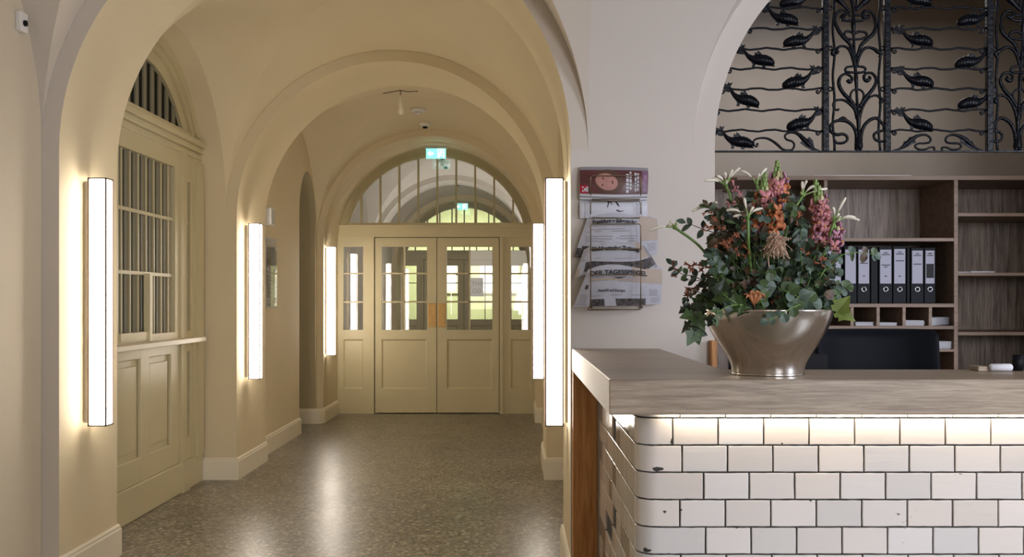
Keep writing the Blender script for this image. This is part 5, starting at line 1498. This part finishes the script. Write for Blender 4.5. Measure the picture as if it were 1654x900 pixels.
# white spidery flowers on thick green stems
def spider(label, stem, head, petals, dy, seed, n_small=5):
    r_ = random.Random(seed); pts = [F(a, b, dy * (i / (len(stem) - 1))) for i, (a, b) in enumerate(stem)]
    root = thing('white_lily', label, 'white flower', pts[0], 'white spidery flowers in the bouquet')
    h = F(head[0], head[1], dy)
    sm_ = [Vector(p) for p in smoothpts([tuple(p) for p in pts] + [tuple(h)], 6)]
    q = MB(); q.smooth = True; q.tube(sm_, .0040, 9)
    q.ell(h, (.007, 0, 0), (0, .007, 0), (0, 0, .006), 9, 6); q.build('stem', M['stem'], root)
    q = MB(); q.smooth = True
    for (a, b) in petals:
        t = F(a, b, dy + r_.uniform(-.02, .02)); m_ = h.lerp(t, .55) + Vector((0, 0, .006)) + rv(r_, .003)
        sm2 = smoothpts([tuple(h), tuple(m_), tuple(t)], 6); n_ = len(sm2)
        q.cur = 0; q.tube([Vector(p) for p in sm2[:5]], [.0022] * 5, 6)
        q.cur = 1; q.tube([Vector(p) for p in sm2[4:]], [.0018 + .0026 * math.sin(PI * min(1, i / (n_ - 5) * .9)) for i in range(n_ - 4)], 8)
    for k in range(n_small):
        t = h + (rv(r_) + Vector((0, 0, 1.0))).normalized() * r_.uniform(.014, .024)
        q.cur = 1 if k % 2 else 0; q.tube([h, h.lerp(t, .5), t], [.002, .0042, .001], 7)
    q.build('petals', [M['bud'], M['whitep']], root)
spider('white spidery flower at the top left against the wall edge', [(1200, 460), (1195, 390), (1183, 330)], (1172, 298), [(1137, 292), (1150, 288), (1158, 284), (1170, 279), (1183, 274), (1195, 271)], .02, 1)
spider('foremost white spidery flower, on a bright green stem in the centre left', [(1215, 470), (1212, 430), (1209, 390)], (1208, 350), [(1173, 340), (1184, 350), (1202, 320), (1217, 334), (1232, 337)], -.12, 2)
spider('small white star flower with buds pointing up, left of the right snapdragon', [(1262, 420), (1275, 355)], (1297, 316), [(1296, 293), (1303, 292), (1315, 300), (1336, 305)], .0, 3, 3)
spider('white spidery flower furthest right, petals against the oak back panel', [(1318, 440), (1335, 400), (1342, 375)], (1348, 357), [(1345, 335), (1366, 319), (1356, 346), (1388, 356), (1381, 351)], -.03, 4, 4)
spider('long pale bud on a green stem, reaching furthest left of the white flowers', [(1160, 440), (1130, 398)], (1090, 368), [(1048, 373), (1082, 358), (1077, 366)], -.02, 5, 2)
spider('single white bud leaning left at the top, beside the tallest snapdragon', [(1238, 420), (1232, 340)], (1222, 296), [(1196, 276), (1238, 272), (1227, 282)], .0, 6, 0)
spider('pale small flower at the left edge, above the brown-budded branch', [(1190, 420), (1170, 370)], (1150, 337), [(1118, 341), (1130, 331), (1158, 328)], .03, 7, 3)
# dried seed head
root = thing('dried_seedhead', 'dry beige tassel-like seed head hanging in the middle of the bouquet', 'seed head', F(1252, 430, -.12), None)
q = MB(); q.smooth = True; q.tube(smoothpts([tuple(F(1246, 470, -.08)), tuple(F(1240, 400, -.12)), tuple(F(1248, 374, -.13)), tuple(F(1254, 382, -.13))], 5), .002, 6); q.build('stem', M['dry'], root)
q = MB(); q.smooth = True; r_ = random.Random(9)
for i in range(170):
    a = F(1254 + r_.uniform(-6, 6), 380 + r_.uniform(-3, 6), -.13 + r_.uniform(-.012, .012)); e = F(1254 + r_.gauss(0, 10), 398 + r_.uniform(-16, 20), -.135 + r_.uniform(-.03, .02))
    q.tube([a, a.lerp(e, .5) + rv(r_, .006), e], [.0006, .0009, .0007], 4)
    q.ell(e, (.0016, 0, 0), (0, .0016, 0), (0, 0, .0028), 5, 4)
q.build('tassel', M['dry'], root)
root = thing('dried_flower', 'small orange-brown star-shaped flower low at the front left of the bouquet', 'flower', F(1218, 490, -.17), None)
q = MB(); r_ = random.Random(3)
for k in range(3): trumpet(q, F(1218, 492, -.17), Vector((-.5 + .5 * k, -.4, .9)), .034, r_)
q.build('blossoms', mat('pale_rust_petal', (.42, .17, .07), .5), root)
q = MB(); q.smooth = True; q.tube([F(1222, 512, -.12), F(1218, 492, -.17)], .002, 6); q.build('stem', BS, root)
